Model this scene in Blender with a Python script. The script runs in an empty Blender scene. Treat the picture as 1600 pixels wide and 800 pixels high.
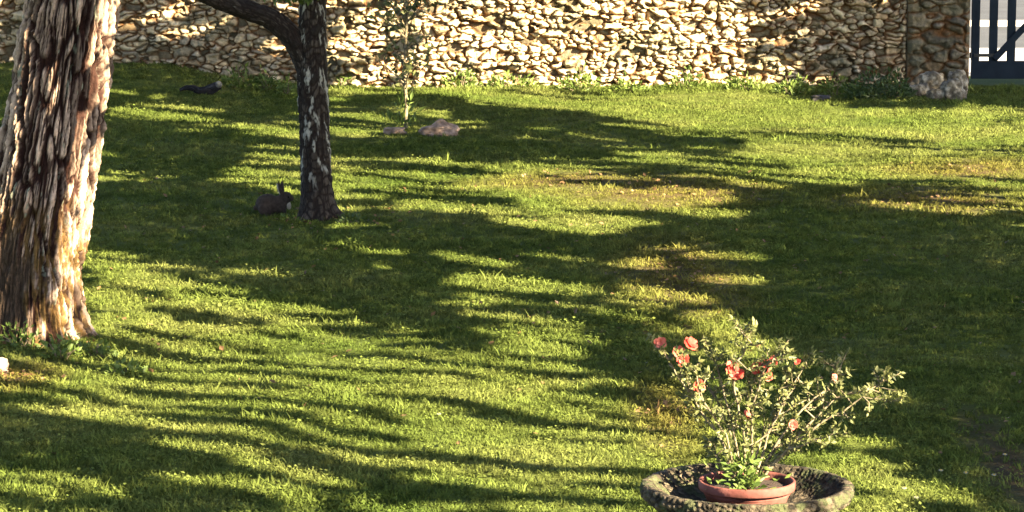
import bpy, bmesh, math, random
import numpy as np
from mathutils import Vector, Matrix, noise as mnoise
R = math.radians
rng = np.random.default_rng(7)
random.seed(7)
scene = bpy.context.scene
COL = scene.collection

# ------------------------------------------------------------------ camera, sky, sun, exposure
CAM_Z, PITCH, FPX = 3.5, math.atan(625 / 4630), 4630.0
cam_data = bpy.data.cameras.new("camera")
cam = bpy.data.objects.new("camera", cam_data); COL.objects.link(cam)
cam.location = (0, 0, CAM_Z); cam.rotation_euler = (R(90) - PITCH, 0, 0)
cam_data.sensor_width = 36; cam_data.lens = 36 * FPX / 1600
cam_data.clip_end = 3000; cam_data.clip_start = 0.1
scene.camera = cam

SUN_AZ, SUN_EL = R(39), R(28)          # azimuth: from +X towards -Y (behind the camera, right)
S = np.array([math.cos(SUN_AZ) * math.cos(SUN_EL), -math.sin(SUN_AZ) * math.cos(SUN_EL), math.sin(SUN_EL)])
world = bpy.data.worlds.new("World"); scene.world = world; world.use_nodes = True
wn = world.node_tree.nodes; wl = world.node_tree.links
sky = wn.new("ShaderNodeTexSky"); sky.sky_type = 'NISHITA'; sky.sun_disc = False
sky.sun_elevation = SUN_EL; sky.ozone_density = 0.0; sky.dust_density = 0.5; sky.air_density = 0.5
sky.sun_rotation = math.atan2(S[0], S[1])
bg = wn["Background"]; bg.inputs[1].default_value = 0.05
wl.new(sky.outputs[0], bg.inputs[0])
sl = bpy.data.lights.new("sun", 'SUN'); sl.energy = 5.0; sl.angle = R(0.4); sl.color = (1.0, 0.84, 0.56)
so = bpy.data.objects.new("sun", sl); COL.objects.link(so)
so.rotation_euler = Vector(S).to_track_quat('Z', 'Y').to_euler()
scene.view_settings.view_transform = 'Standard'; scene.view_settings.look = 'None'
scene.view_settings.exposure = 3.65; scene.view_settings.gamma = 1
scene.render.engine = 'CYCLES'
scene.cycles.max_bounces = 6; scene.cycles.transmission_bounces = 4

# ------------------------------------------------------------------ where things stand
cp, sp = math.cos(PITCH), math.sin(PITCH)
def at(px, py, z=0.0):
    """point of height z that the photograph shows at px, py (1600 x 800)"""
    u, v = (px - 800) / FPX, (400 - py) / FPX
    d = np.array([u, cp + v * sp, -sp + v * cp])
    t = (z - CAM_Z) / d[2]
    return np.array([d[0] * t, d[1] * t, z])
def at_depth(px, py, Y):
    u, v = (px - 800) / FPX, (400 - py) / FPX
    d = np.array([u, cp + v * sp, -sp + v * cp]); t = Y / d[1]
    return np.array([d[0] * t, Y, CAM_Z + d[2] * t])
def proj(X, Y, Z):
    Zr = Z - CAM_Z
    dep = Y * cp - Zr * sp; up = Y * sp + Zr * cp
    dep = np.maximum(dep, 0.01)
    return 800 + FPX * X / dep, 400 - FPX * up / dep

WALL_Y = 45.5
def gz(x, y):
    """ground height"""
    x = np.asarray(x, float); y = np.asarray(y, float)
    h = 0.03 * np.sin(x * 0.9 + 0.6 * y) * np.sin(y * 0.37 + 1.3) + 0.02 * np.sin(1.7 * x - 0.8 * y)
    b = np.clip((-3.6 - x) / 2.0, 0, 1); b = b * b * (3 - 2 * b)
    c = np.clip((y - 42.6) / 2.4, 0, 1); c = c * c * (3 - 2 * c)
    c = c * np.clip((60 - y) / 10, 0, 1)
    far = np.clip((60 - y) / 10, 0, 1)
    return h * far * np.clip((46.5 - y) / 1.5, 0, 1) + 0.36 * b * c * np.where(y > 46.3, 0, 1)

# ------------------------------------------------------------------ helpers
def prop(o, label=None, cat=None, group=None, kind=None):
    if label: o["label"] = label
    if cat: o["category"] = cat
    if group: o["group"] = group
    if kind: o["kind"] = kind
    return o
def empty(name, loc, label, cat, group=None):
    o = bpy.data.objects.new(name, None); COL.objects.link(o)
    o.location = tuple(float(v) for v in loc); o.empty_display_size = 0.1
    return prop(o, label, cat, group)
def link(name, me, mat=None, parent=None, loc=None):
    o = bpy.data.objects.new(name, me); COL.objects.link(o)
    if mat: me.materials.append(mat)
    if parent: o.parent = parent
    if loc is not None: o.location = tuple(float(v) for v in loc)
    return o
def np_mesh(name, V, F, colors=None, smooth=True, cname="tint"):
    """mesh from numpy arrays; F is (n,4) or (n,3)"""
    me = bpy.data.meshes.new(name)
    V = np.ascontiguousarray(V, dtype=np.float32); F = np.ascontiguousarray(F, dtype=np.int32)
    n, k = F.shape
    me.vertices.add(len(V)); me.vertices.foreach_set("co", V.ravel())
    me.loops.add(n * k); me.loops.foreach_set("vertex_index", F.ravel())
    me.polygons.add(n)
    me.polygons.foreach_set("loop_start", np.arange(0, n * k, k, dtype=np.int32))
    me.polygons.foreach_set("loop_total", np.full(n, k, dtype=np.int32))
    me.polygons.foreach_set("use_smooth", np.full(n, smooth))
    me.update(calc_edges=True)
    if colors is not None:
        a = me.color_attributes.new(cname, 'FLOAT_COLOR', 'POINT')
        c = np.ones((len(V), 4), dtype=np.float32); c[:, :3] = colors
        a.data.foreach_set("color", c.ravel())
    me.validate()
    return me
def bm_mesh(name, bm, smooth=True):
    me = bpy.data.meshes.new(name); bmesh.ops.recalc_face_normals(bm, faces=bm.faces[:])
    for f in bm.faces: f.smooth = smooth
    bm.to_mesh(me); bm.free(); return me
def bm_box(bm, c, s, rot=None, bevel=0.0):
    m = Matrix.Translation(Vector(c)) @ (rot.to_4x4() if rot is not None else Matrix()) @ Matrix.Diagonal((*s, 1))
    r = bmesh.ops.create_cube(bm, size=1, matrix=m)
    if bevel:
        es = list({e for v in r['verts'] for e in v.link_edges})
        bmesh.ops.bevel(bm, geom=es, offset=bevel, segments=2, affect='EDGES')
def lathe(profile, n=64, jitter=None):
    P = np.array(profile, float); k = len(P)
    th = np.linspace(0, 2 * np.pi, n, endpoint=False)
    V = np.zeros((k, n, 3)); V[:, :, 0] = P[:, 0:1] * np.cos(th); V[:, :, 1] = P[:, 0:1] * np.sin(th); V[:, :, 2] = P[:, 1:2]
    if jitter is not None: V = jitter(V, th, P)
    i = np.arange(k - 1)[:, None]; j = np.arange(n)[None, :]
    F = np.stack([i * n + j, i * n + (j + 1) % n, (i + 1) * n + (j + 1) % n, (i + 1) * n + j], -1).reshape(-1, 4)
    return V.reshape(-1, 3), F
def tubes(paths, n=6):
    """many tapered tubes: list of (points, radii) -> V, F"""
    Vs, Fs, off = [], [], 0
    for pts, rad in paths:
        pts = np.array(pts, float); rad = np.array(rad, float); k = len(pts)
        tan = np.gradient(pts, axis=0); tan /= np.linalg.norm(tan, axis=1)[:, None] + 1e-9
        ref = np.array([0.31, 0.22, 0.92]) if abs(tan[0][2]) < 0.9 else np.array([1.0, 0.1, 0])
        a = np.cross(tan, ref); a /= np.linalg.norm(a, axis=1)[:, None] + 1e-9
        b = np.cross(tan, a)
        th = np.linspace(0, 2 * np.pi, n, endpoint=False)
        V = pts[:, None] + rad[:, None, None] * (a[:, None] * np.cos(th)[None, :, None] + b[:, None] * np.sin(th)[None, :, None])
        i = np.arange(k - 1)[:, None]; j = np.arange(n)[None, :]
        F = np.stack([i * n + j, i * n + (j + 1) % n, (i + 1) * n + (j + 1) % n, (i + 1) * n + j], -1).reshape(-1, 4) + off
        Vs.append(V.reshape(-1, 3)); Fs.append(F); off += k * n
    return np.concatenate(Vs), np.concatenate(Fs)
def leaf_quads(P, size, normal_bias=(0, 0, 0), aspect=1.7, fold=0.25, dirs=None):
    """N pointed leaves, each a folded pair of triangles merged in a kite of 4 verts"""
    N = len(P); size = np.broadcast_to(size, (N,))
    nrm = rng.normal(size=(N, 3)) + np.array(normal_bias); nrm /= np.linalg.norm(nrm, axis=1)[:, None]
    d = rng.normal(size=(N, 3)) if dirs is None else dirs + 0.35 * rng.normal(size=(N, 3))
    d -= nrm * (d * nrm).sum(1)[:, None]; d /= np.linalg.norm(d, axis=1)[:, None] + 1e-9
    w = np.cross(nrm, d); h = size[:, None]
    V = np.stack([P, P + d * h * 0.45 + w * h * 0.5 / aspect + nrm * h * fold * 0.3,
                  P + d * h, P + d * h * 0.45 - w * h * 0.5 / aspect + nrm * h * fold * 0.3], 1)
    F = np.arange(N * 4).reshape(N, 4)
    return V.reshape(-1, 3), F

# value noise in numpy ------------------------------------------------
def lattice(seed, n=256): return np.random.default_rng(seed).random((n, n))
def vnoise(x, y, L):
    n = L.shape[0]; xi = np.floor(x).astype(int); yi = np.floor(y).astype(int)
    fx = x - xi; fy = y - yi; fx = fx * fx * (3 - 2 * fx); fy = fy * fy * (3 - 2 * fy)
    g = lambda a, b: L[a % n, b % n]
    return (g(xi, yi) * (1 - fx) + g(xi + 1, yi) * fx) * (1 - fy) + (g(xi, yi + 1) * (1 - fx) + g(xi + 1, yi + 1) * fx) * fy
LA, LB, LC_ = lattice(1), lattice(2), lattice(3)
def fbm(x, y, L=LA, oct=4):
    a, s, t = 1.0, 0.0, 0.0
    for o in range(oct):
        s += a * vnoise(x * 2 ** o + 17 * o, y * 2 ** o + 5 * o, L); t += a; a *= 0.5
    return s / t
def worley(x, y, seed, wrap=None, wvar=0.0):
    """F1, F2 and cell id on a jittered unit grid"""
    r = np.random.default_rng(seed); J = r.random((256, 256, 2)) * 0.9 + 0.05; Wt = 1 + wvar * (r.random((256, 256)) - .5)
    xi = np.floor(x).astype(int); yi = np.floor(y).astype(int)
    f1 = np.full(x.shape, 9.0); f2 = np.full(x.shape, 9.0); cid = np.zeros(x.shape, int)
    for dx in (-2, -1, 0, 1, 2):
        for dy in (-1, 0, 1):
            cx, cy = xi + dx, yi + dy
            wx = cx % wrap if wrap else cx
            j = J[wx % 256, cy % 256]
            d = np.hypot(cx + j[..., 0] - x, cy + j[..., 1] - y) * Wt[wx % 256, cy % 256]
            closer = d < f1
            f2 = np.where(closer, f1, np.minimum(f2, d)); cid = np.where(closer, (wx % 256) * 256 + cy % 256, cid)
            f1 = np.where(closer, d, f1)
    return f1, f2, cid

# ------------------------------------------------------------------ materials
def new_mat(name):
    m = bpy.data.materials.new(name); m.use_nodes = True
    nt = m.node_tree; return m, nt.nodes, nt.links, nt.nodes["Principled BSDF"]
def ramp(n, l, src, stops):
    r = n.new("ShaderNodeValToRGB"); l.new(src, r.inputs[0])
    while len(r.color_ramp.elements) < len(stops): r.color_ramp.elements.new(0.5)
    for e, (p, c) in zip(r.color_ramp.elements, stops): e.position = p; e.color = (*c, 1)
    return r.outputs[0]
def noise_mat(name, stops, scale=8, rough=0.9, bump=0.3, bscale=40, detail=6, spec=0.3):
    m, n, l, b = new_mat(name)
    tc = n.new("ShaderNodeTexCoord")
    t = n.new("ShaderNodeTexNoise"); t.inputs["Scale"].default_value = scale; t.inputs["Detail"].default_value = detail
    l.new(tc.outputs["Object"], t.inputs["Vector"])
    l.new(ramp(n, l, t.outputs["Fac"], stops), b.inputs["Base Color"])
    b.inputs["Roughness"].default_value = rough; b.inputs["Specular IOR Level"].default_value = spec
    if bump:
        t2 = n.new("ShaderNodeTexNoise"); t2.inputs["Scale"].default_value = bscale; t2.inputs["Detail"].default_value = 5
        l.new(tc.outputs["Object"], t2.inputs["Vector"])
        bp = n.new("ShaderNodeBump"); bp.inputs["Strength"].default_value = bump; bp.inputs["Distance"].default_value = 0.02
        l.new(t2.outputs["Fac"], bp.inputs["Height"]); l.new(bp.outputs[0], b.inputs["Normal"])
    return m
def tint_mat(name, rough=0.9, nscale=30, lo=0.7, hi=1.15, bump=0.4, bscale=60):
    """own colour of every stone or bark plate from the vertex attribute, broken up by noise"""
    m, n, l, b = new_mat(name)
    a = n.new("ShaderNodeVertexColor"); a.layer_name = "tint"
    tc = n.new("ShaderNodeTexCoord")
    t = n.new("ShaderNodeTexNoise"); t.inputs["Scale"].default_value = nscale; t.inputs["Detail"].default_value = 6
    l.new(tc.outputs["Object"], t.inputs["Vector"])
    mr = n.new("ShaderNodeMapRange"); mr.inputs[1].default_value = 0.3; mr.inputs[2].default_value = 0.7
    mr.inputs[3].default_value = lo; mr.inputs[4].default_value = hi; l.new(t.outputs["Fac"], mr.inputs[0])
    mx = n.new("ShaderNodeVectorMath"); mx.operation = 'SCALE'; l.new(a.outputs[0], mx.inputs[0]); l.new(mr.outputs[0], mx.inputs["Scale"])
    l.new(mx.outputs[0], b.inputs["Base Color"]); b.inputs["Roughness"].default_value = rough
    b.inputs["Specular IOR Level"].default_value = 0.2
    t2 = n.new("ShaderNodeTexNoise"); t2.inputs["Scale"].default_value = bscale; t2.inputs["Detail"].default_value = 6
    l.new(tc.outputs["Object"], t2.inputs["Vector"])
    bp = n.new("ShaderNodeBump"); bp.inputs["Strength"].default_value = bump; bp.inputs["Distance"].default_value = 0.015
    l.new(t2.outputs["Fac"], bp.inputs["Height"]); l.new(bp.outputs[0], b.inputs["Normal"])
    return m
def leaf_mat(name, c1, c2, trans=0.4, tcol=None, scale=3.0, rough=0.55):
    m, n, l, b = new_mat(name)
    g = n.new("ShaderNodeNewGeometry"); tc = n.new("ShaderNodeTexNoise"); tc.inputs["Scale"].default_value = scale
    l.new(g.outputs["Position"], tc.inputs["Vector"])
    ad = n.new("ShaderNodeMath"); ad.operation = 'MULTIPLY_ADD'; ad.inputs[1].default_value = 0.5
    l.new(g.outputs["Random Per Island"], ad.inputs[0]); l.new(tc.outputs["Fac"], ad.inputs[2])
    col = ramp(n, l, ad.outputs[0], [(0.35, c1), (0.95, c2)])
    l.new(col, b.inputs["Base Color"]); b.inputs["Roughness"].default_value = rough
    b.inputs["Specular IOR Level"].default_value = 0.3
    tr = n.new("ShaderNodeBsdfTranslucent"); mixs = n.new("ShaderNodeMixShader"); mixs.inputs[0].default_value = trans
    if tcol: tr.inputs[0].default_value = (*tcol, 1)
    else: l.new(col, tr.inputs[0])
    l.new(b.outputs[0], mixs.inputs[1]); l.new(tr.outputs[0], mixs.inputs[2])
    l.new(mixs.outputs[0], n["Material Output"].inputs[0])
    return m

# worn / dry patches of the lawn: (x, y, half width X, half width Y) on the ground, kind 0 dry straw, 1 bare soil
def patch(px, py, wpx, hpx):
    a = at(px, py); w = abs(at(px + wpx, py)[0] - a[0]); h = abs(at(px, py - hpx)[1] - at(px, py + hpx)[1]) / 2
    return (a[0], a[1], w, h)
DRY = [patch(1050, 300, 190, 26), patch(1060, 430, 110, 70), patch(1520, 265, 150, 16), patch(1450, 315, 180, 22),
       patch(1040, 640, 60, 60), patch(880, 285, 150, 14), patch(30, 590, 60, 30)]
SOIL = [patch(1580, 725, 62, 85), patch(1060, 470, 55, 10), patch(1045, 505, 45, 9)]
def patch_fac(n, l, pos, patches, soft=0.5, namp=0.9, nscale=1.2):
    nz = n.new("ShaderNodeTexNoise"); nz.inputs["Scale"].default_value = nscale; nz.inputs["Detail"].default_value = 5
    l.new(pos, nz.inputs["Vector"])
    last = None
    for (x, y, w, h) in patches:
        s = n.new("ShaderNodeVectorMath"); s.operation = 'SUBTRACT'; l.new(pos, s.inputs[0]); s.inputs[1].default_value = (x, y, 0)
        m = n.new("ShaderNodeVectorMath"); m.operation = 'MULTIPLY'; l.new(s.outputs[0], m.inputs[0]); m.inputs[1].default_value = (1 / w, 1 / h, 0)
        le = n.new("ShaderNodeVectorMath"); le.operation = 'LENGTH'; l.new(m.outputs[0], le.inputs[0])
        if last is None: last = le.outputs["Value"]
        else:
            mn = n.new("ShaderNodeMath"); mn.operation = 'MINIMUM'; l.new(last, mn.inputs[0]); l.new(le.outputs["Value"], mn.inputs[1]); last = mn.outputs[0]
    ad = n.new("ShaderNodeMath"); ad.operation = 'MULTIPLY_ADD'; l.new(nz.outputs["Fac"], ad.inputs[0]); ad.inputs[1].default_value = namp; l.new(last, ad.inputs[2])
    mr = n.new("ShaderNodeMapRange"); l.new(ad.outputs[0], mr.inputs[0])
    mr.inputs[1].default_value = 1 + namp / 2 + soft / 2; mr.inputs[2].default_value = 1 + namp / 2 - soft
    mr.inputs[3].default_value = 0; mr.inputs[4].default_value = 1
    return mr.outputs[0]
def mixc(n, l, fac, a, b):
    m = n.new("ShaderNodeMix"); m.data_type = 'RGBA'
    l.new(fac, m.inputs[0])
    for s, v in ((m.inputs[6], a), (m.inputs[7], b)):
        if isinstance(v, tuple): s.default_value = (*v, 1)
        else: l.new(v, s)
    return m.outputs[2]
def grass_colour(n, l, pos, blade):
    t = n.new("ShaderNodeTexNoise"); t.inputs["Scale"].default_value = 0.55; t.inputs["Detail"].default_value = 7; l.new(pos, t.inputs["Vector"])
    t.inputs["Roughness"].default_value = 0.65
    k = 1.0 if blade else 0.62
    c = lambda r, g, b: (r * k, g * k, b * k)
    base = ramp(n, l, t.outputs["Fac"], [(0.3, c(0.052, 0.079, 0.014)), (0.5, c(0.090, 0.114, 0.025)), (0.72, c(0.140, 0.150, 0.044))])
    base = mixc(n, l, patch_fac(n, l, pos, DRY, 0.7), base, (0.118, 0.108, 0.026) if blade else (0.062, 0.046, 0.020))
    if not blade: base = mixc(n, l, patch_fac(n, l, pos, SOIL, 0.7), base, (0.048, 0.036, 0.020))
    return base
def make_ground_mat():
    m, n, l, b = new_mat("lawn")
    g = n.new("ShaderNodeNewGeometry")
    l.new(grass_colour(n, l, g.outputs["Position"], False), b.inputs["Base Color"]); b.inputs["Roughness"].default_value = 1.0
    b.inputs["Specular IOR Level"].default_value = 0.05
    t2 = n.new("ShaderNodeTexNoise"); t2.inputs["Scale"].default_value = 30; t2.inputs["Detail"].default_value = 8; l.new(g.outputs["Position"], t2.inputs["Vector"])
    bp = n.new("ShaderNodeBump"); bp.inputs["Strength"].default_value = 0.8; bp.inputs["Distance"].default_value = 0.04
    l.new(t2.outputs["Fac"], bp.inputs["Height"]); l.new(bp.outputs[0], b.inputs["Normal"])
    return m
def make_blade_mat():
    m, n, l, b = new_mat("grass_blade")
    g = n.new("ShaderNodeNewGeometry")
    col = grass_colour(n, l, g.outputs["Position"], True)
    oi = n.new("ShaderNodeObjectInfo")
    mr = n.new("ShaderNodeMapRange"); l.new(oi.outputs["Random"], mr.inputs[0]); mr.inputs[3].default_value = 0.5; mr.inputs[4].default_value = 1.4
    sc_ = n.new("ShaderNodeVectorMath"); sc_.operation = 'SCALE'; l.new(col, sc_.inputs[0]); l.new(mr.outputs[0], sc_.inputs["Scale"])
    l.new(sc_.outputs[0], b.inputs["Base Color"]); b.inputs["Roughness"].default_value = 0.8; b.inputs["Specular IOR Level"].default_value = 0.06
    tr = n.new("ShaderNodeBsdfTranslucent"); l.new(sc_.outputs[0], tr.inputs[0])
    mx = n.new("ShaderNodeMixShader"); mx.inputs[0].default_value = 0.35
    l.new(b.outputs[0], mx.inputs[1]); l.new(tr.outputs[0], mx.inputs[2]); l.new(mx.outputs[0], n["Material Output"].inputs[0])
    return m

M = dict(
    ground=make_ground_mat(), blade=make_blade_mat(),
    wall=tint_mat("rubble_stone", 0.92, 22, 0.7, 1.2, 0.6, 45),
    bark=tint_mat("bark", 0.92, 40, 0.7, 1.2, 0.5, 90),
    crown=leaf_mat("crown_leaf", (0.035, 0.06, 0.012), (0.07, 0.10, 0.02), 0.25),
    weed=leaf_mat("weed_leaf", (0.05, 0.085, 0.015), (0.11, 0.15, 0.03), 0.35),
    shrub=leaf_mat("shrub_leaf", (0.012, 0.024, 0.006), (0.14, 0.145, 0.05), 0.3, scale=20),
    darkleaf=leaf_mat("dark_leaf", (0.02, 0.035, 0.010), (0.05, 0.08, 0.02), 0.2),
    twig=noise_mat("twig", [(0.3, (0.05, 0.038, 0.022)), (0.7, (0.22, 0.18, 0.11))], 30),
    wood=noise_mat("old_wood", [(0.3, (0.02, 0.018, 0.018)), (0.7, (0.05, 0.045, 0.045))], 20),
    cutwood=noise_mat("cut_wood", [(0.3, (0.06, 0.055, 0.05)), (0.7, (0.17, 0.16, 0.13))], 20),
    stone=noise_mat("field_stone", [(0.3, (0.03, 0.022, 0.015)), (0.5, (0.12, 0.10, 0.07)), (0.68, (0.34, 0.30, 0.23))], 13, bump=0.7, bscale=30),
    pinkstone=noise_mat("pink_stone", [(0.3, (0.10, 0.060, 0.040)), (0.7, (0.34, 0.24, 0.18))], 14, bump=0.9, bscale=30),
    gate=noise_mat("gate_paint", [(0.3, (0.007, 0.012, 0.020)), (0.7, (0.011, 0.018, 0.028))], 6, rough=0.8, bump=0.05, spec=0.15),
    iron=noise_mat("iron", [(0.3, (0.01, 0.01, 0.012)), (0.7, (0.03, 0.03, 0.03))], 20, rough=0.5, bump=0.1),
    asphalt=noise_mat("asphalt", [(0.3, (0.024, 0.025, 0.028)), (0.7, (0.040, 0.042, 0.046))], 1.2, bump=0.3, bscale=60),
    concrete=noise_mat("concrete", [(0.3, (0.28, 0.26, 0.25)), (0.7, (0.38, 0.36, 0.34))], 1.5, bump=0.2, bscale=60),
    kerb=noise_mat("kerb_stone", [(0.3, (0.14, 0.14, 0.14)), (0.7, (0.24, 0.24, 0.24))], 4, bump=0.2),
    planter=tint_mat("mossy_cement", 0.95, 60, 0.55, 1.25, 0.8, 120),
    terracotta=noise_mat("terracotta", [(0.3, (0.04, 0.012, 0.008)), (0.5, (0.10, 0.028, 0.021)), (0.7, (0.17, 0.065, 0.052))], 8, bump=0.2, rough=0.8),
    soil=noise_mat("potting_soil", [(0.3, (0.012, 0.008, 0.006)), (0.7, (0.05, 0.03, 0.022))], 60, bump=0.8, bscale=150),
    petal=leaf_mat("petal", (0.32, 0.022, 0.016), (0.52, 0.080, 0.055), 0.35, scale=40),
    palepetal=leaf_mat("pale_petal", (0.38, 0.06, 0.045), (0.48, 0.13, 0.095), 0.35, scale=40),
    whitepetal=leaf_mat("white_petal", (0.3, 0.3, 0.22), (0.4, 0.4, 0.32), 0.3),
    yellow=noise_mat("yellow_disc", [(0.3, (0.5, 0.3, 0.03)), (0.7, (0.6, 0.4, 0.05))], 60),
    fur=noise_mat("fur", [(0.3, (0.022, 0.014, 0.010)), (0.7, (0.060, 0.040, 0.028))], 30, bump=0.8, bscale=160),
    palefur=noise_mat("pale_fur", [(0.3, (0.28, 0.22, 0.17)), (0.7, (0.42, 0.36, 0.28))], 30, bump=0.5, bscale=160),
    deadleaf=leaf_mat('dead_leaf', (0.05, 0.028, 0.012), (0.17, 0.10, 0.045), 0.15),
    eye=noise_mat("eye", [(0.3, (0.005, 0.004, 0.003)), (0.7, (0.008, 0.006, 0.005))], 5, rough=0.1, bump=0),
)

# ------------------------------------------------------------------ ground, road
def build_ground():
    xs = np.unique(np.concatenate([np.linspace(-600, -16, 12), np.arange(-16, 16.01, 0.25), np.linspace(16, 600, 12)]))
    ys = np.unique(np.concatenate([np.linspace(-500, 4, 10), np.arange(4, 60.01, 0.25), np.linspace(60, 1500, 14)]))
    X, Y = np.meshgrid(xs, ys, indexing='ij')
    V = np.stack([X, Y, gz(X, Y)], -1).reshape(-1, 3)
    a, b = len(xs), len(ys)
    i = np.arange(a - 1)[:, None]; j = np.arange(b - 1)[None, :]
    F = np.stack([i * b + j, (i + 1) * b + j, (i + 1) * b + j + 1, i * b + j + 1], -1).reshape(-1, 4)
    o = link("lawn_ground", np_mesh("lawn_ground", V, F), M['ground']); prop(o, kind="structure")
build_ground()
def slab(name, x0, x1, y0, y1, z0, z1, mat, bev=0.0):
    bm = bmesh.new(); bm_box(bm, ((x0 + x1) / 2, (y0 + y1) / 2, (z0 + z1) / 2), (x1 - x0, y1 - y0, z1 - z0), bevel=bev)
    o = link(name, bm_mesh(name, bm, False), mat); prop(o, kind="structure"); return o
slab("pavement", -60, 80, 47.4, 53.9, -0.2, 0.012, M['concrete'])
slab("kerb", -60, 80, 53.9, 54.1, -0.3, 0.03, M['kerb'], 0.01)
slab("road", -60, 80, 54.1, 61.4, -0.3, 0.006, M['asphalt'])
slab("kerb", -60, 80, 61.4, 61.7, -0.3, 0.12, M['concrete'], 0.01)
slab("pavement", -60, 80, 61.7, 75, -0.3, 0.10, M['asphalt'])

# ------------------------------------------------------------------ rubble wall
WX0, WX1, WH = -15.0, at_depth(1513, 60, WALL_Y)[0], 2.25
def build_wall():
    root = empty("stone_wall", ((WX0 + WX1) / 2, WALL_Y, 0), "long dry rubble stone wall closing the lawn at the back, ending at the gate", "wall")
    ox, oy = (WX0 + WX1) / 2, WALL_Y
    pil = WX1 - 0.95
    def face(x0, x1, z0, z1, st, cw, ch, depth, seed, big):
        xs = np.arange(x0, x1 + st / 2, st); zs = np.arange(z0, z1 + st / 2, st)
        X, Z = np.meshgrid(xs, zs, indexing='ij')
        wx = X + 0.07 * (fbm(X * 5, Z * 5, LB) - 0.5) * 2 + 0.25 * (fbm(X * 0.8, Z * 0.8, LC_) - .5)
        wz = Z + 0.06 * (fbm(X * 4 + 9, Z * 5, LA) - 0.5) * 2
        f1, f2, cid = worley(wx / cw + 40, wz / ch + 10, seed, None, 1.25)
        r = np.random.default_rng(seed + 1); off = r.random(65536); tone = r.random(65536); hue = r.random(65536); tiltx = r.random(65536) - .5; tiltz = r.random(65536) - .5
        e = np.clip((f2 - f1) / 0.34, 0, 1); e = e ** 0.6
        h = e * depth * (0.45 + 0.9 * off[cid]) + (tiltx[cid] * (wx / cw % 1 - .5) + tiltz[cid] * (wz / ch % 1 - .5)) * depth * 0.7 * e
        h += 0.07 * (fbm(X * 14, Z * 14, LB) - .5) + 0.05 * (fbm(X * 1.3, Z * 1.6, LC_) - .5)
        hole = (np.random.default_rng(seed + 9).random(65536) < (0.0 if big else 0.12))[cid]
        h = np.where(hole, h * 0.25 - 0.03, h)
        base = np.stack([np.interp(hue[cid], [0, .5, 1], [0.52, 0.56, 0.44]), np.interp(hue[cid], [0, .5, 1], [0.36, 0.46, 0.36]), np.interp(hue[cid], [0, .5, 1], [0.20, 0.29, 0.25])], -1) * (0.34 if big else 0.9)  # pillar's stone colour darkened to stand in for the shade on it
        tn = 0.45 + 0.75 * tone[cid] ** 0.8
        c = base * tn[..., None] * np.where(hole, 0.3, 1.0)[..., None]
        j = np.clip((f2 - f1 - 0.06 * off[cid]) / 0.20, 0, 1)[..., None]
        c = c * j + np.array([0.115, 0.052, 0.018]) * (1 - j)
        lich = np.clip((fbm(X * 3.2, Z * 3.2, LA) - 0.56) * 9, 0, 1)[..., None]
        c = c * (1 - 0.55 * lich) + np.array([0.075, 0.075, 0.045]) * 0.55 * lich
        return X, Z, h, c
    def plate(name, x0, x1, seed, st, cw, ch, depth, big, y_off, label=None):
        X, Z, h, c = face(x0, x1, -0.15, WH, st, cw, ch, depth, seed, big)
        a, b = X.shape
        edge = np.minimum(np.minimum((X - x0), (x1 - X)) / 0.06, (WH - Z) / 0.06); h = h * np.clip(edge, 0.0, 1)
        V = np.stack([X - ox, -h + y_off - 0.05, Z], -1).reshape(-1, 3)
        i = np.arange(a - 1)[:, None]; j = np.arange(b - 1)[None, :]
        F = np.stack([i * b + j, (i + 1) * b + j, (i + 1) * b + j + 1, i * b + j + 1], -1).reshape(-1, 4)
        # closed box behind (back 0.5 m)
        n = len(V); C = c.reshape(-1, 3)
        bx = np.array([[x0 - ox, y_off - 0.05, -0.15], [x1 - ox, y_off - 0.05, -0.15], [x1 - ox, y_off - 0.05, WH], [x0 - ox, y_off - 0.05, WH]])
        bk = bx + np.array([0, 0.55, 0]); V = np.concatenate([V, bx, bk]); C = np.concatenate([C, np.tile([[0.2, 0.16, 0.12]], (8, 1))])
        Q = np.array([[3, 2, 6, 7], [1, 5, 6, 2], [0, 3, 7, 4], [4, 7, 6, 5], [0, 4, 5, 1]]) + n
        F = np.concatenate([F, Q])
        o = link(name, np_mesh(name, V, F, C), M['wall'], root)
        if label: o["label"] = label
        return o
    plate("rubble_face", WX0, pil, 11, 0.0125, 0.16, 0.078, 0.115, False, 0.0)
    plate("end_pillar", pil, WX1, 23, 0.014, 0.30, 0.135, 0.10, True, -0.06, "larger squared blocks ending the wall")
    # capping stones
    r = random.Random(5); x = WX0; caps = bmesh.new()
    while x < WX1:
        w = r.uniform(0.3, 0.6); x2 = min(x + w, WX1)
        bm_box(caps, ((x + x2) / 2 - ox, 0.2 + r.uniform(-.02, .02), WH + 0.052), (x2 - x - 0.015, 0.68, 0.1 + r.uniform(-.02, .02)), bevel=0.02); x = x2
    me = bm_mesh("coping", caps); a = me.color_attributes.new("tint", 'FLOAT_COLOR', 'POINT')
    a.data.foreach_set("color", np.tile(np.array([0.3, 0.26, 0.2, 1.0], dtype=np.float32), len(me.vertices)))
    link("coping", me, M['wall'], root)
build_wall()

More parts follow.
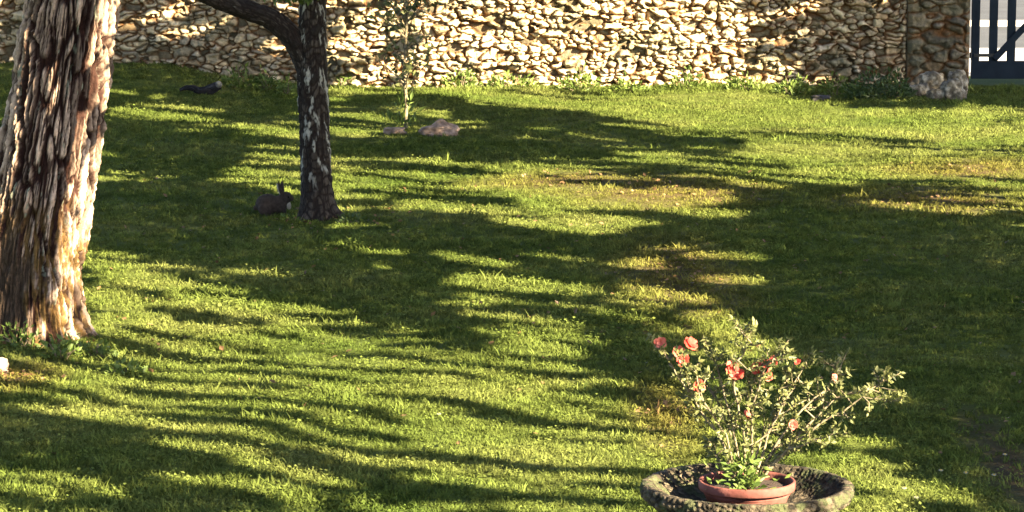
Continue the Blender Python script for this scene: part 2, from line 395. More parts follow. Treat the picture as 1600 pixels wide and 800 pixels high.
# ------------------------------------------------------------------ gate
def build_gate():
    s = (WALL_Y + 0.3)
    x0 = at_depth(1517, 100, s)[0]; zb = at_depth(1560, 123, s)[2]; zp = at_depth(1560, 95, s)[2]
    root = empty("wooden_gate", (x0 + 1.5, s, 0), "dark blue-grey barred gate beside the end of the stone wall", "gate")
    W, Ht = 3.0, 2.0
    ox = x0 + 1.5
    pitch = at_depth(1552, 60, s)[0] - at_depth(1524, 60, s)[0]; bw = pitch * 0.47
    bm = bmesh.new(); bm_box(bm, (0, 0, (zb + zp) / 2), (W, 0.05, zp - zb), bevel=0.006); link("bottom_panel", bm_mesh("bottom_panel", bm, False), M['gate'], root)
    for zc in (1.98,):
        bm = bmesh.new(); bm_box(bm, (0, 0, zc), (W, 0.055, 0.12), bevel=0.006); link("top_rail", bm_mesh("top_rail", bm, False), M['gate'], root)
    i = 0
    while True:
        cx = at_depth(1524, 60, s)[0] - ox + i * pitch
        if cx > W / 2 - bw / 2: break
        bm = bmesh.new(); bm_box(bm, (cx, 0.004 * (i % 2), (zp + 1.92) / 2), (bw, 0.04, 1.92 - zp), bevel=0.005); link("bar", bm_mesh("bar", bm, False), M['gate'], root); i += 1
    a = at_depth(1553, 92, s); b = at_depth(1600, 42, s); d = np.array([b[0] - a[0], b[2] - a[2]]); d /= np.linalg.norm(d)
    L = (1.9 - a[2]) / d[1]
    rot = Matrix.Rotation(-math.atan2(d[1], d[0]), 3, 'Y')
    bm = bmesh.new(); bm_box(bm, (a[0] - ox + d[0] * L / 2, -0.045, a[2] + d[1] * L / 2), (L, 0.035, 0.10), rot, 0.005)
    link("brace", bm_mesh("brace", bm, False), M['gate'], root)
    for zc in (0.45, 1.75):
        bm = bmesh.new(); bm_box(bm, (-W / 2 + 0.25, -0.0465, zc), (0.42, 0.012, 0.05), bevel=0.003); bmesh.ops.create_cone(bm, cap_ends=True, segments=12, radius1=0.02, radius2=0.02, depth=0.09, matrix=Matrix.Translation((-W / 2 - 0.012, -0.03, zc)))
        link("hinge", bm_mesh("hinge", bm, False), M['iron'], root)
    p = empty("gate_post", (ox + W / 2 + 0.1, s, 0), "square wooden post at the far end of the gate, away from the wall", "post")
    bm = bmesh.new(); bm_box(bm, (0, 0, 1.05), (0.16, 0.16, 2.3), bevel=0.01); link("post_shaft", bm_mesh("post_shaft", bm, False), M['gate'], p)
build_gate()

# ------------------------------------------------------------------ trunks
def trunk_mesh(path, radii, cw, ch, depth, seed, cols, st=0.012, flare=None, wound=None, nth=220, lich=0.0, twist=0.0, plates=False, gold=False):
    """bark-covered trunk along a polyline (x,y,z rows): heightfield around the axis"""
    path = np.array(path, float); seg = np.r_[0, np.cumsum(np.linalg.norm(np.diff(path, axis=0), axis=1))]
    L = seg[-1]; n = max(int(L / st), 8); s = np.linspace(0, L, n)
    def smooth(k):
        c = np.interp(s, seg, k); w = max(3, n // 22) | 1; pad = np.pad(c, w // 2, mode='reflect', reflect_type='odd')
        return np.convolve(pad, np.ones(w) / w, 'valid')
    C = np.stack([smooth(path[:, 0]), smooth(path[:, 1]), smooth(path[:, 2])], -1); Rr = smooth(np.array(radii, float))
    T = np.gradient(C, axis=0); T /= np.linalg.norm(T, axis=1)[:, None]
    A = np.cross(np.array([0, 1.0, 0]), T); A /= np.linalg.norm(A, axis=1)[:, None]; B = np.cross(T, A)
    th = np.linspace(0, 2 * np.pi, nth, endpoint=False)
    Sg, TH = np.meshgrid(s, th, indexing='ij')
    ncell = max(5, int(round(2 * np.pi * np.mean(Rr) / cw)))
    u = TH / (2 * np.pi) * ncell
    # seamless warp from sines
    warp = 0.35 * np.sin(2 * TH + Sg * 2.1 + seed) + 0.22 * np.sin(5 * TH - Sg * 5.3) + 0.12 * np.sin(11 * TH + Sg * 13)
    uu = u + warp + twist * Sg * ncell; vv = Sg / ch + 0.3 * np.sin(3 * TH + 1.0) + 0.2 * np.sin(7 * TH + Sg * 9)
    f1, f2, cid = worley(uu, vv + 30, seed, wrap=ncell, wvar=0.5 if plates else 0.0)
    r = np.random.default_rng(seed); tone = r.random(65536); off = r.random(65536)
    e = np.clip((f2 - f1) / 0.4, 0, 1) ** 0.7 if not plates else np.clip((f2 - f1 - 0.04) / 0.26, 0, 1)
    nx, ny = np.cos(TH) * 3 * ncell / 9, np.sin(TH) * 3 * ncell / 9
    g1 = fbm(nx * 4 + Sg * 1.5 + 50, ny * 4 + Sg * 9 + 50, LB); g2 = fbm(nx + Sg * 1.3 + 20, ny - Sg * 1.1 + 20, LA)
    h = depth * (e * (0.5 + 0.7 * off[cid]) + (1.5 if plates else 0.5) * (g1 - .5)) + (0.35 * depth * (fbm(nx * 14 + 40, ny * 14 + Sg * 34, LC_) - .5) if plates else 0) + (0.13 if plates else 0.05) * Rr[:, None] * (g2 - .5) * 2
    plate, fiss, lichc = [np.array(c) for c in cols]
    c = plate * (0.35 + 1.1 * tone[cid])[..., None] * (0.75 + 0.5 * g1)[..., None]
    j = (np.clip((f2 - f1 - 0.14) / 0.22, 0, 1) * np.clip((g1 - 0.42) / 0.10, 0.1, 1))[..., None]; c = c * j + fiss * (1 - j)
    if gold:
        m = (np.clip((fbm(nx * 1.5 + 60, ny * 1.5 + Sg * 9, LA) - 0.42) * 7, 0, 1) * np.clip((1.15 - C[:, 2][:, None]) * 2.5, 0, 1))[..., None]; c = c * (1 - m) + np.array([0.13, 0.075, 0.025]) * (0.4 + 0.9 * g1[..., None]) * m
    if lich:
        m = np.clip((fbm(nx * 0.9 + 3, ny * 0.9 + Sg * 7, LC_) - (1 - lich)) * 14, 0, 1)[..., None]; m = m * np.clip((C[:, 2][:, None, None] - 0.25) * 5, 0, 1) if not plates else m; m = m * np.clip((fbm(nx * 2.3 + 9, ny * 2.3 + Sg * 22, LB) - .36) * 9, 0, 1)[..., None]; c = c * (1 - m) + lichc * m; h = h + 0.004 * m[..., 0]
    rad = Rr[:, None] + h
    if flare: rad = rad + flare(C[:, 2][:, None], TH)
    if wound:
        w = wound(C[:, 2][:, None], TH, C, Rr)[..., None]; c = c * (1 - w) + np.array([0.05, 0.032, 0.02]) * (0.5 + g1[..., None]) * w
        rad = rad * (1 - w[..., 0]) + (Rr[:, None] + (flare(C[:, 2][:, None], TH) if flare else 0) - depth * 0.1 + 0.05 * (g1 - .5) + 0.4 * h) * w[..., 0]
    V = C[:, None] + rad[..., None] * (A[:, None] * np.cos(TH)[..., None] + B[:, None] * np.sin(TH)[..., None])
    a, b = n, nth
    i = np.arange(a - 1)[:, None]; jj = np.arange(b)[None, :]
    F = np.stack([i * b + jj, i * b + (jj + 1) % b, (i + 1) * b + (jj + 1) % b, (i + 1) * b + jj], -1).reshape(-1, 4)
    return V.reshape(-1, 3), F, c.reshape(-1, 3)
def rel(pts, o): return [tuple(np.array(p) - np.array(o)) for p in pts]

# A: big leaning trunk on the left
yA = at(60, 528)[1]
sA = FPX / yA
bA = at_depth(38, 528, yA); tA = at_depth(113, 0, yA)
OA = np.array([bA[0], yA, 0.0])
treeA = empty("old_tree", OA, "thick leaning tree trunk with deeply furrowed sunlit bark at the left edge", "tree")
dx = (tA[0] - bA[0]); zt = tA[2]
pathA = [(0, 0, -0.2), (0.0, 0, 0.0), (dx * 0.12, 0, zt * 0.25), (dx * 0.45, 0, zt * .5), (dx * 0.75, 0, zt * .75), (dx, 0, zt), (dx * 1.5, 0.1, zt * 1.7), (dx * 1.7, .2, 5.2)]
rw = 0.325
radA = [0.38, 0.345, 0.325, 0.31, 0.29, 0.27, 0.25, 0.22]
flA = lambda z, th: 0.10 * np.exp(-np.clip(z, 0, 9) / 0.16) * (1 + 0.6 * np.sin(5 * th + 1.0)) + 0.20 * np.exp(-((z - 0.05) / 0.55) ** 2) * np.clip(np.cos(th - np.pi + 0.25), 0, 1) ** 2
wdA = lambda z, th, C, Rr: np.clip((0.80 - z + 0.10 * np.sin(th * 9)) * 6, 0, 1) * np.clip((np.cos(th - R(232)) - 0.62 + 0.06 * np.sin(z * 14)) * 9, 0, 1)
V, F, c = trunk_mesh(pathA, radA, 0.047, 0.50, 0.052, 31, [(0.33, 0.235, 0.175), (0.022, 0.008, 0.005), (0.22, 0.23, 0.17)], st=0.009, flare=flA, wound=wdA, nth=420, lich=0.30, twist=0.02, plates=True, gold=True)
link("trunk", np_mesh("trunk", V, F, c), M['bark'], treeA)

# B: darker tree with an arching branch, the rabbit beside it
yB = at(500, 338)[1]
def B_(px, py): p = at_depth(px, py, yB); return p
bB = B_(497, 338); OB = np.array([bB[0], yB, 0.0])
treeB = empty("fruit_tree", OB, "slimmer dark tree with lichen-spotted bark and one branch arching left, behind the rabbit", "tree")
pathB = [tuple(np.array(B_(499, 345)) - OB), tuple(B_(498, 338) - OB), tuple(B_(495, 290) - OB), tuple(B_(491, 200) - OB), tuple(B_(488, 110) - OB), tuple(B_(488, 50) - OB), tuple(B_(489, 0) - OB), tuple(B_(492, -90) - OB), tuple(B_(480, -260) - OB + np.array([0, .3, 0])), tuple(B_(470, -420) - OB + np.array([0, .5, 0]))]
k = yB / FPX
radB = [28 * k, 26 * k, 22.5 * k, 21.5 * k, 22 * k, 20 * k, 19 * k, 17 * k, 12 * k, 8 * k]
flB = lambda z, th: 0.06 * np.exp(-np.clip(z, 0, 9) / 0.10) * (1 + 0.25 * np.sin(3 * th + 0.5))
V, F, c = trunk_mesh(pathB, radB, 0.06, 0.08, 0.016, 47, [(0.050, 0.038, 0.028), (0.016, 0.010, 0.007), (0.30, 0.28, 0.23)], st=0.011, flare=flB, nth=150, lich=0.44)
tb = link("trunk", np_mesh("trunk", V, F, c), M['bark'], treeB)
brp = [tuple(B_(x, y) - OB + np.array([0, d, 0])) for x, y, d in [(486, 130, 0), (474, 88, 0), (455, 55, -.03), (425, 28, -.06), (385, 14, -.1), (345, 0, -.15), (300, -22, -.25), (240, -60, -.4), (160, -130, -.7)]]
V, F, c = trunk_mesh(brp, np.array([15, 16.5, 16.5, 15, 13.5, 13, 11, 8, 4]) * k, 0.045, 0.09, 0.013, 53, [(0.042, 0.032, 0.024), (0.016, 0.010, 0.007), (0.24, 0.22, 0.18)], st=0.012, nth=90, lich=0.26)
link("branch", np_mesh("branch", V, F, c), M['bark'], treeB)
# a leafy spur high in the fork
sprig = []
P0 = B_(468, -4) - OB
P = P0 + rng.normal(size=(180, 3)) * np.array([0.12, 0.10, 0.04]) + np.array([0, -0.12, 0.05])
V, F = leaf_quads(P, rng.uniform(0.05, 0.10, len(P)), dirs=np.tile([[0.3, -0.2, -0.7]], (len(P), 1)))
link("foliage", np_mesh("foliage", V, F, smooth=False), M['weed'], treeB)

# trees of the garden that stand beside and behind the viewer and throw the dappled shade
TREES = [(treeA, OA + np.array([0.6, .2, 0])), (treeB, OB)]
other = [(13.0, 29.0, "tall broadleaf tree beyond the right of the lawn, near the gate"), (10.8, 19.0, "broadleaf tree standing level with the middle of the lawn on the right"),
         (9.6, 6.6, "spreading broadleaf tree to the right of the potted shrub"), (16.0, 24.0, "wide tree in the second row right of the lawn, between the two middle ones"),
         (13.5, 13.0, "broad low tree of the second row, behind the one beside the potted shrub"), (16.5, 34.0, "outermost tree beside the road end of the lawn"),
         (19.0, 6.0, "outermost tree on the near side of the garden"), (20.5, 20.0, "outermost tree in the middle of the garden"), (6.5, -1.5, "tree standing just behind the viewer")]
for x, y, lab in other:
    t = empty("broadleaf_tree", (x, y, 0), lab, "tree", "trees shading the lawn")
    path = [(0, 0, -0.2), (0, 0, 0), (0.05, 0.03, 1.5), (0.0, 0.1, 3.2), (0.1, 0.1, 4.6), (0.0, 0.0, 6.0)]
    V, F, c = trunk_mesh(path, [0.26, 0.24, 0.2, 0.16, 0.10, 0.03], 0.08, 0.25, 0.03, int(60 + x), [(0.2, 0.16, 0.12), (0.03, 0.02, 0.015), (0.2, 0.2, 0.15)], st=0.05, nth=48)
    link("trunk", np_mesh("trunk", V, F, c), M['bark'], t)
    TREES.append((t, np.array([x, y, 0.0])))
SKY_BLOCKERS = [(-9.5, 38, 'unseen tree added to block sky light, left of the lawn near the far wall'), (-9.0, 27, 'unseen tree added to block sky light, left of the lawn beyond the old trunk'), (-8.5, 14, 'unseen tree added to block sky light, left of the lawn on the near side')]  # unseen trees, added to cut the sky light reaching the lawn

# lit share of the lawn and wall, cell by cell (how open the crowns are towards the sun there)
LIT = """
11113410116648999999998530010000
11111300506659999999998420000000
11110000405558999999999851000000
11112322213222411124689999888875
11111012211011011112334579999888
11111102436444467655554436757665
11110000005356447777786431001454
11111000012210001111212342000000
11363222102001453323445300000000
11764444333101454434666300000000
12577777776531134553135530000000
76555675477766566642233321000000
68886576555666657876444122220000
02558999866667788888764323520000
11000248987667788999995544721000
56532203552235657898755457885210
""".split()
LIT = np.array([[int(ch) for ch in row[:32].ljust(32, '0')] for row in LIT], float)
D1, D2 = lattice(21, 512), lattice(22, 512)
def streak_raw(X, Y):
    ca_, sa_ = math.cos(R(32)), math.sin(R(32))
    along = X * ca_ - Y * sa_; across = X * sa_ + Y * ca_
    across = across + 0.10 * np.sin(along * 1.3 + across * 1.1) + 0.04 * np.sin(along * 4.1 + across * 3)
    far = vnoise(along / 0.95 + 100, across / 0.36 + 100, D1); near = vnoise(along / 0.8 + 31, across / 0.175 + 77, D2)
    k = np.clip((27 - Y) / 6, 0, 1); kk = np.sqrt(k ** 2 + (1 - k) ** 2)
    n1 = 0.5 + ((far - .5) * (1 - k) + (near - .5) * k) / kk
    wp = 5.5 * vnoise(along / 1.1 + 40, across / 0.9 + 3, D1) + 2.0 * vnoise(along / 0.45 + 9, across / 0.6 + 90, D2)
    n1 = 0.62 * n1 + 0.20 * ((1 - k) * np.sin(across * 2 * np.pi / 0.82 + wp) + k * np.sin(across * 2 * np.pi / 0.44 + wp * 1.2))
    return n1 + 0.16 * vnoise(along / 0.4 + 60, across / 0.13 + 60, D2) + 0.08 * vnoise(along / 3.0 + 10, across / 0.9 + 10, D2)
_q = np.sort(streak_raw(rng.uniform(-20, 20, 60000), rng.uniform(0, 60, 60000)))
def streak(X, Y): return np.searchsorted(_q, streak_raw(X, Y)) / len(_q)
# long sun flecks and solid shadows read off the photograph: x0, y0, x1, y1, half thickness
FLECKS = [(185,172,330,188,4),(370,200,470,214,4),(330,255,455,270,4),(360,281,466,291,11),(520,205,560,212,4),(232,283,258,283,4),
 (660,138,1160,200,6),(900,165,1600,215,8),(1200,225,1600,262,10),(1260,262,1420,274,6),(1010,250,1090,262,4),(810,305,1050,318,8),(720,292,840,300,6),(1030,298,1130,304,5),(1080,328,1150,334,5),
 (525,275,620,285,4),(525,298,590,304,5),(640,322,760,338,6),(770,348,820,352,4),(850,350,970,356,4),(525,352,600,358,4),(510,382,620,396,4),
 (175,397,235,408,4),(160,425,260,440,4),(160,445,270,460,4),(300,430,350,444,4),(350,428,440,432,4),(720,404,800,410,4),(720,435,900,455,7),(700,470,760,476,4),(980,455,1090,470,6),(1100,440,1180,442,5),(1060,405,1170,410,4),(980,390,1060,396,3),
 (690,395,720,410,3),(600,415,640,425,3),(150,482,540,484,5),(160,500,340,520,6),(440,505,560,540,6),(340,520,500,552,6),(780,545,890,560,7),(730,525,830,533,4),(880,530,925,537,4),(570,575,700,590,6),(850,570,980,600,5),(720,600,850,640,6),
 (0,590,160,640,14),(60,625,330,690,12),(250,650,560,700,16),(240,700,480,745,8),(400,620,640,640,6),(430,575,600,590,6),(600,640,800,700,8),(850,640,1000,720,14),(860,700,1000,790,22),(600,715,900,770,7),(0,770,100,772,6),(30,748,200,765,6),(140,765,215,775,5),(230,755,330,765,5),(90,655,165,662,5),
 (400,760,560,790,6),(360,755,400,762,4),(1340,770,1440,790,14),(1290,690,1370,696,5),(1120,500,1160,540,14),(1300,628,1400,632,4),(1010,520,1060,524,4),(1035,600,1100,610,4),(1035,625,1100,632,4),(1030,680,1080,690,14),(1370,322,1540,334,3)]
SHADES = [(720,178,1150,228,6),(600,225,1250,262,3),(560,160,700,165,8),(190,215,330,240,16),(180,330,400,340,20),(180,370,620,360,14),(420,420,660,440,22),(430,455,660,490,16),(540,235,930,240,8),(730,170,900,185,7),(560,375,960,385,10),(1240,330,1600,480,30),(1240,420,1600,560,60),(1200,480,1600,600,50),(1420,640,1600,700,60),
 (1320,660,1500,680,18),(930,560,1000,590,14),(940,530,1000,550,16),(0,680,240,700,14),(90,725,420,735,12),(420,722,560,740,7),(210,775,370,790,12),(1150,360,1250,400,18),(1180,430,1220,500,20),(1310,150,1600,150,12),(0,800,130,795,5),(400,312,460,330,10),(1250,148,1600,158,9),(1330,135,1600,140,9),(1330,168,1480,170,4),(195,95,480,125,14),(200,140,460,150,7)]
def seg_d(px, py, a):
    x0, y0, x1, y1, t = a; dx, dy = x1 - x0, y1 - y0; L = dx * dx + dy * dy + 1e-6
    k = np.clip(((px - x0) * dx + (py - y0) * dy) / L, 0, 1)
    return np.hypot((px - x0 - k * dx) * 0.35, py - y0 - k * dy) / t
def lit(px, py, X, Y):
    gx = np.clip(px / 50 - 0.5, 0, 30.999); gy = np.clip(py / 50 - 0.5, 0, 14.999)
    ix = gx.astype(int); iy = gy.astype(int); fx = gx - ix; fy = gy - iy
    d = (LIT[iy, ix] * (1 - fx) + LIT[iy, ix + 1] * fx) * (1 - fy) + (LIT[iy + 1, ix] * (1 - fx) + LIT[iy + 1, ix + 1] * fx) * fy
    d = d / 9; d = np.clip(np.where(py < 200, d * 1.1 - 0.05, np.minimum(0.9 * d ** 1.15, np.where(py > 480, 0.58, 0.60))), 0, 1)
    out = (px < -60) | (px > 1660) | (py > 860)
    d = np.where(out, 0.4, d)
    u = streak(X, Y)
    b = np.zeros(px.shape)
    for a in SHADES: b -= 0.95 * np.clip(1.5 - seg_d(px, py, a), 0, 1)
    b = np.maximum(b, -0.9); f = np.zeros(px.shape)
    for a in FLECKS: f = np.maximum(f, np.clip(2.1 - 1.25 * seg_d(px, py, a), 0, 1))
    return u < np.where(out, d, d * np.where(py > 480, 1.04, 1.12) + 0.02 * (d > 0.05) + b * (1 - f) + np.where(py < 230, 0.75, np.where(py < 560, 0.45, 0.10)) * f)

def build_crowns():
    PV = []
    # ground samples, denser where the lawn is looked at
    def leaves_for(X, Y, Z, litm, keep_clear):
        m = ~litm; X, Y, Z = X[m], Y[m], Z[m]; N = len(X)
        best = np.full(N, 99.0); pos = np.zeros((N, 3)); who = np.zeros(N, int)
        for tr in range(5):
            z = 3.85 + 4.5 * rng.random(N) ** 3; t = (z - Z) / S[2]
            P = np.stack([X + t * S[0], Y + t * S[1], z], -1)
            for ti, (_, c) in enumerate(TREES):
                top = 5.6 if ti < 2 else 6.0
                d = np.sqrt(((P[:, 0] - c[0]) ** 2 + (P[:, 1] - c[1]) ** 2) / (3.6 if ti < 2 else 5.0) ** 2 + ((z - top) / 3.6) ** 2)
                b = d < best; best[b] = d[b]; pos[b] = P[b]; who[b] = ti
        return pos, who
    areas = []
    n = 680000
    Y = np.sqrt(rng.uniform(14.5 ** 2, 47.0 ** 2, n)); X = rng.uniform(-0.19, 0.19, n) * Y
    px, py = proj(X, Y, 0 * X)
    areas.append((X, Y, 0 * X, lit(px, py, X, Y)))
    n = 130000                                   # the rest of the garden
    X = rng.uniform(-12, 18, n); Y = rng.uniform(2, 44, n); m = np.abs(X) > 0.185 * Y; X, Y = X[m], Y[m]
    areas.append((X, Y, 0 * X, streak(X, Y) < np.where(X > 0, 0.12, 0.3)))  # leaves thicker on the right, added to screen off the sky there
    n = 200000                                  # wall face
    X = rng.uniform(-10, WX1 + 1.6, n); Z = rng.uniform(0, 2.3, n); px, py = proj(X, WALL_Y + 0 * X, Z)
    areas.append((X, WALL_Y + 0 * X, Z, lit(px, np.maximum(py, 5), X, WALL_Y - Z * 2.2)))
    n = 60000                                   # shade lying on the slimmer tree
    Z = rng.uniform(0, 3.0, n); a = rng.uniform(0, 2 * np.pi, n); X = OB[0] - 0.03 + 0.13 * np.cos(a); Y = OB[1] + 0.13 * np.sin(a)
    Q = np.array([np.array(b) + OB for b in brp]); i = rng.integers(0, len(Q) - 1, 20000); f = rng.random((20000, 1)); Q = Q[i] * (1 - f) + Q[i + 1] * f + rng.normal(size=(20000, 3)) * .06
    Q = Q[Q[:, 2] < 3.2]; areas.append((Q[:, 0], Q[:, 1], Q[:, 2], rng.random(len(Q)) < 0.05))
    areas.append((X, Y, Z, fbm(a * 1.5 + 5, Z * 3.0 + 5, LB, 2) > 0.62))
    pos, who = [], []
    for X, Y, Z, lm in areas:
        p, w = leaves_for(X, Y, Z, lm, None); pos.append(p); who.append(w)
    pos = np.concatenate(pos); who = np.concatenate(who)
    # openings towards the sunlit face of the old trunk, the open part of the wall, the potted shrub
    def axis_dist(P, c, zc):
        t = (P[:, 2] - zc) / S[2]; return P[:, 0] - t * S[0] - c[0], P[:, 1] - t * S[1] - c[1]
    keep = np.ones(len(pos), bool)
    for zc in np.arange(0.1, 3.0, 0.3):
        ax, ay = axis_dist(pos, OA + np.array([0.1 * zc, 0, 0]), zc)
        m = np.hypot(ax, ay) < 0.5
        keep &= ~(m & (rng.random(len(pos)) < 0.72))
    for (c, r, pr) in SHRUB_SPOTS:
        ax, ay = axis_dist(pos, c, c[2]); keep &= ~((np.hypot(ax, ay) < r) & (rng.random(len(pos)) < pr))
    # rays that end on the open part of the wall or on its sunlit foot
    t = (pos[:, 1] - WALL_Y) / S[1]; zw = pos[:, 2] - t * S[2]; xw = pos[:, 0] - t * S[0]
    m = (zw > 0) & (zw < 2.3) & (t > 0)
    px, py = proj(xw, WALL_Y + 0 * xw, zw)
    lm = lit(px, np.maximum(py, 5), xw, WALL_Y - zw * 2.2)
    keep &= ~(m & lm & (px > -50) & (px < 1650))
    pos, who = pos[keep], who[keep]
    n = 80000                                   # shade lying on the old trunk
    Z = rng.uniform(0, 2.9, n); a = rng.uniform(R(150), R(400), n)
    X = OA[0] + np.interp(Z, [0, .6, 1.2, 1.8, 2.4], [0, dx * .12, dx * .45, dx * .75, dx]) + 0.33 * np.cos(a); Y = OA[1] + 0.33 * np.sin(a)
    op = np.where(a < R(246) + 0.25 * np.sin(Z * 5), 0.05, np.where(Z < 0.9, 1.1, 0.95))
    p2, w2 = leaves_for(X, Y, Z, fbm(a * 2.2 + 5, Z * 2.6 + 5, LB, 2) < 0.28 + 0.44 * op, None)
    pos = np.concatenate([pos, p2]); who = np.concatenate([who, w2])
    for ti, (t, c) in enumerate(TREES):
        P = pos[who == ti]
        if not len(P): continue
        V, F = leaf_quads(P, rng.uniform(0.045, 0.072, len(P)), normal_bias=tuple(S * 1.3), aspect=1.15)
        V = V.reshape(-1, 4, 3); V = (V + (P[:, None] - V.mean(1, keepdims=True))).reshape(-1, 3)
        o3 = np.array(t.location)
        link("crown", np_mesh("crown", V - o3, F, smooth=False), M['crown'], t)
        # limbs reach into the crown
        r = np.random.default_rng(ti + 5); paths = []
        base = c - o3
        for q in range(9):
            e = P[r.integers(len(P))] - o3; s0 = base + np.array([0, 0, r.uniform(3.6, 5.5)]) if ti > 1 else base + np.array([0.1, .2, r.uniform(4.0, 4.8)])
            mid = (s0 + e) / 2 + np.array([0, 0, r.uniform(.1, .5)])
            tt = np.linspace(0, 1, 7)[:, None]; pts = (1 - tt) ** 2 * s0 + 2 * tt * (1 - tt) * mid + tt ** 2 * e
            paths.append((pts, np.linspace(0.045, 0.008, 7)))
        V, F = tubes(paths, 6); link("limbs", np_mesh("limbs", V, F), M['twig'], t)

# ------------------------------------------------------------------ planter with the potted shrub
PY = 13.0
kp = PY / FPX                                      # metres per photo pixel there
pc = at_depth(1167, 757, PY); RIM = pc[2]; PX = pc[0]
SHRUB_SPOTS = [(np.array([PX - 0.1, PY, RIM + 0.45]), 0.5, 0.45), (np.array([PX - 0.3, PY, RIM + 0.55]), 0.35, 0.6), (np.array([PX + 0.35, PY, RIM + 0.4]), 0.3, 0.5)]
def build_sky_blockers():
    for x, y, lab in SKY_BLOCKERS:
        t = empty("broadleaf_tree", (x, y, 0), lab, "tree", "unseen trees added left of the lawn to block sky light"); r = np.random.default_rng(int(y))
        V, F, c = trunk_mesh([(0, 0, -0.2), (0, 0, 0), (0.05, 0.03, 1.5), (0.0, 0.1, 3.2), (0.1, 0.1, 6.0), (0.0, 0.0, 10.0)], [0.28, 0.25, 0.21, 0.18, 0.13, 0.04], 0.08, 0.25, 0.03, int(y), [(0.2, 0.16, 0.12), (0.03, 0.02, 0.015), (0.2, 0.2, 0.15)], st=0.05, nth=48)
        link("trunk", np_mesh("trunk", V, F, c), M['bark'], t)
        n = 26000; d = r.normal(size=(n, 3)); d /= np.linalg.norm(d, axis=1)[:, None]; q = r.random(n) ** 0.4
        cl = r.normal(size=(60, 3)); cl /= np.linalg.norm(cl, axis=1)[:, None]; k = np.max(d @ cl.T, axis=1)
        P = d * (q * (0.75 + 0.35 * np.clip((k - .8) * 5, 0, 1)))[:, None] * np.array([3.4, 4.6, 4.2]) + np.array([0, 0, 7.2])
        V, F = leaf_quads(P, r.uniform(.10, .17, n), aspect=1.5); link("crown", np_mesh("crown", V, F, smooth=False), M['crown'], t)
build_sky_blockers()
def build_planter():
    root = empty("stone_planter", (PX, PY, 0), "wide shallow mottled stone bowl planter on a pedestal, holding the potted shrub", "planter")
    Ro = 0.470
    prof = [(0.02, -0.13), (0.20, -0.125), (0.33, -0.08), (0.40, -0.03), (0.425, 0.0), (0.44, 0.008), (Ro - .008, 0.006), (Ro, -0.012), (Ro + .004, -0.03), (Ro - .004, -0.055), (0.45, -0.068), (0.43, -0.075), (0.40, -0.11), (0.34, -0.17), (0.24, -0.22), (0.16, -0.25), (0.02, -0.25)]
    P = np.array(prof); seg = np.r_[0, np.cumsum(np.hypot(*np.diff(P, axis=0).T))]; s = np.arange(0, seg[-1], 0.006)
    P2 = np.stack([np.interp(s, seg, P[:, 0]), np.interp(s, seg, P[:, 1])], -1)
    n = 420
    V, F = lathe(P2, n)
    th = np.arctan2(V[:, 1], V[:, 0]); ss = np.repeat(s, n); rr = np.hypot(V[:, 0], V[:, 1])
    f1, f2, cid = worley(th / (2 * np.pi) * 96 + 100, ss / 0.028 + 20, 5)
    e = np.clip((f2 - f1) / 0.4, 0, 1)
    amp = np.where(rr > 0.3, 0.011, 0.004)
    nrm = V / (np.linalg.norm(V, axis=1)[:, None] + 1e-6)
    g = fbm(th * 6 + 30, ss * 25 + 4, LB)
    V = V * (1 + ((e - .5) * amp + (g - .5) * 0.015)[:, None] / 0.4)
    rt = np.random.default_rng(3).random(65536)
    c = np.array([0.115, 0.090, 0.060]) * (0.12 + 1.0 * rt[cid] ** 1.3)[:, None] * (0.45 + 0.55 * e)[:, None]
    moss = np.clip((fbm(th * 9 + 80, ss * 20 + 40, LA) - .54) * 10, 0, 1)[:, None]; c = c * (1 - moss) + np.array([0.05, 0.055, 0.025]) * moss
    V[:, 2] += RIM
    link("bowl", np_mesh("bowl", V, F, c), M['planter'], root)
    prof = [(0.0, RIM - 0.245), (0.13, RIM - 0.245), (0.12, RIM - 0.29), (0.085, RIM - 0.33), (0.09, 0.16), (0.14, 0.12), (0.17, 0.10), (0.17, 0.06), (0.22, 0.05), (0.22, -0.05)]
    P = np.array(prof); seg = np.r_[0, np.cumsum(np.hypot(*np.diff(P, axis=0).T))]; s = np.arange(0, seg[-1], 0.01)
    V, F = lathe(np.stack([np.interp(s, seg, P[:, 0]), np.interp(s, seg, P[:, 1])], -1), 96)
    c = np.array([0.22, 0.2, 0.15]) * (0.6 + 0.8 * fbm(V[:, 0] * 20 + 50, V[:, 2] * 20 + 50, LB))[:, None]
    link("pedestal", np_mesh("pedestal", V, F, c), M['planter'], root)
build_planter()

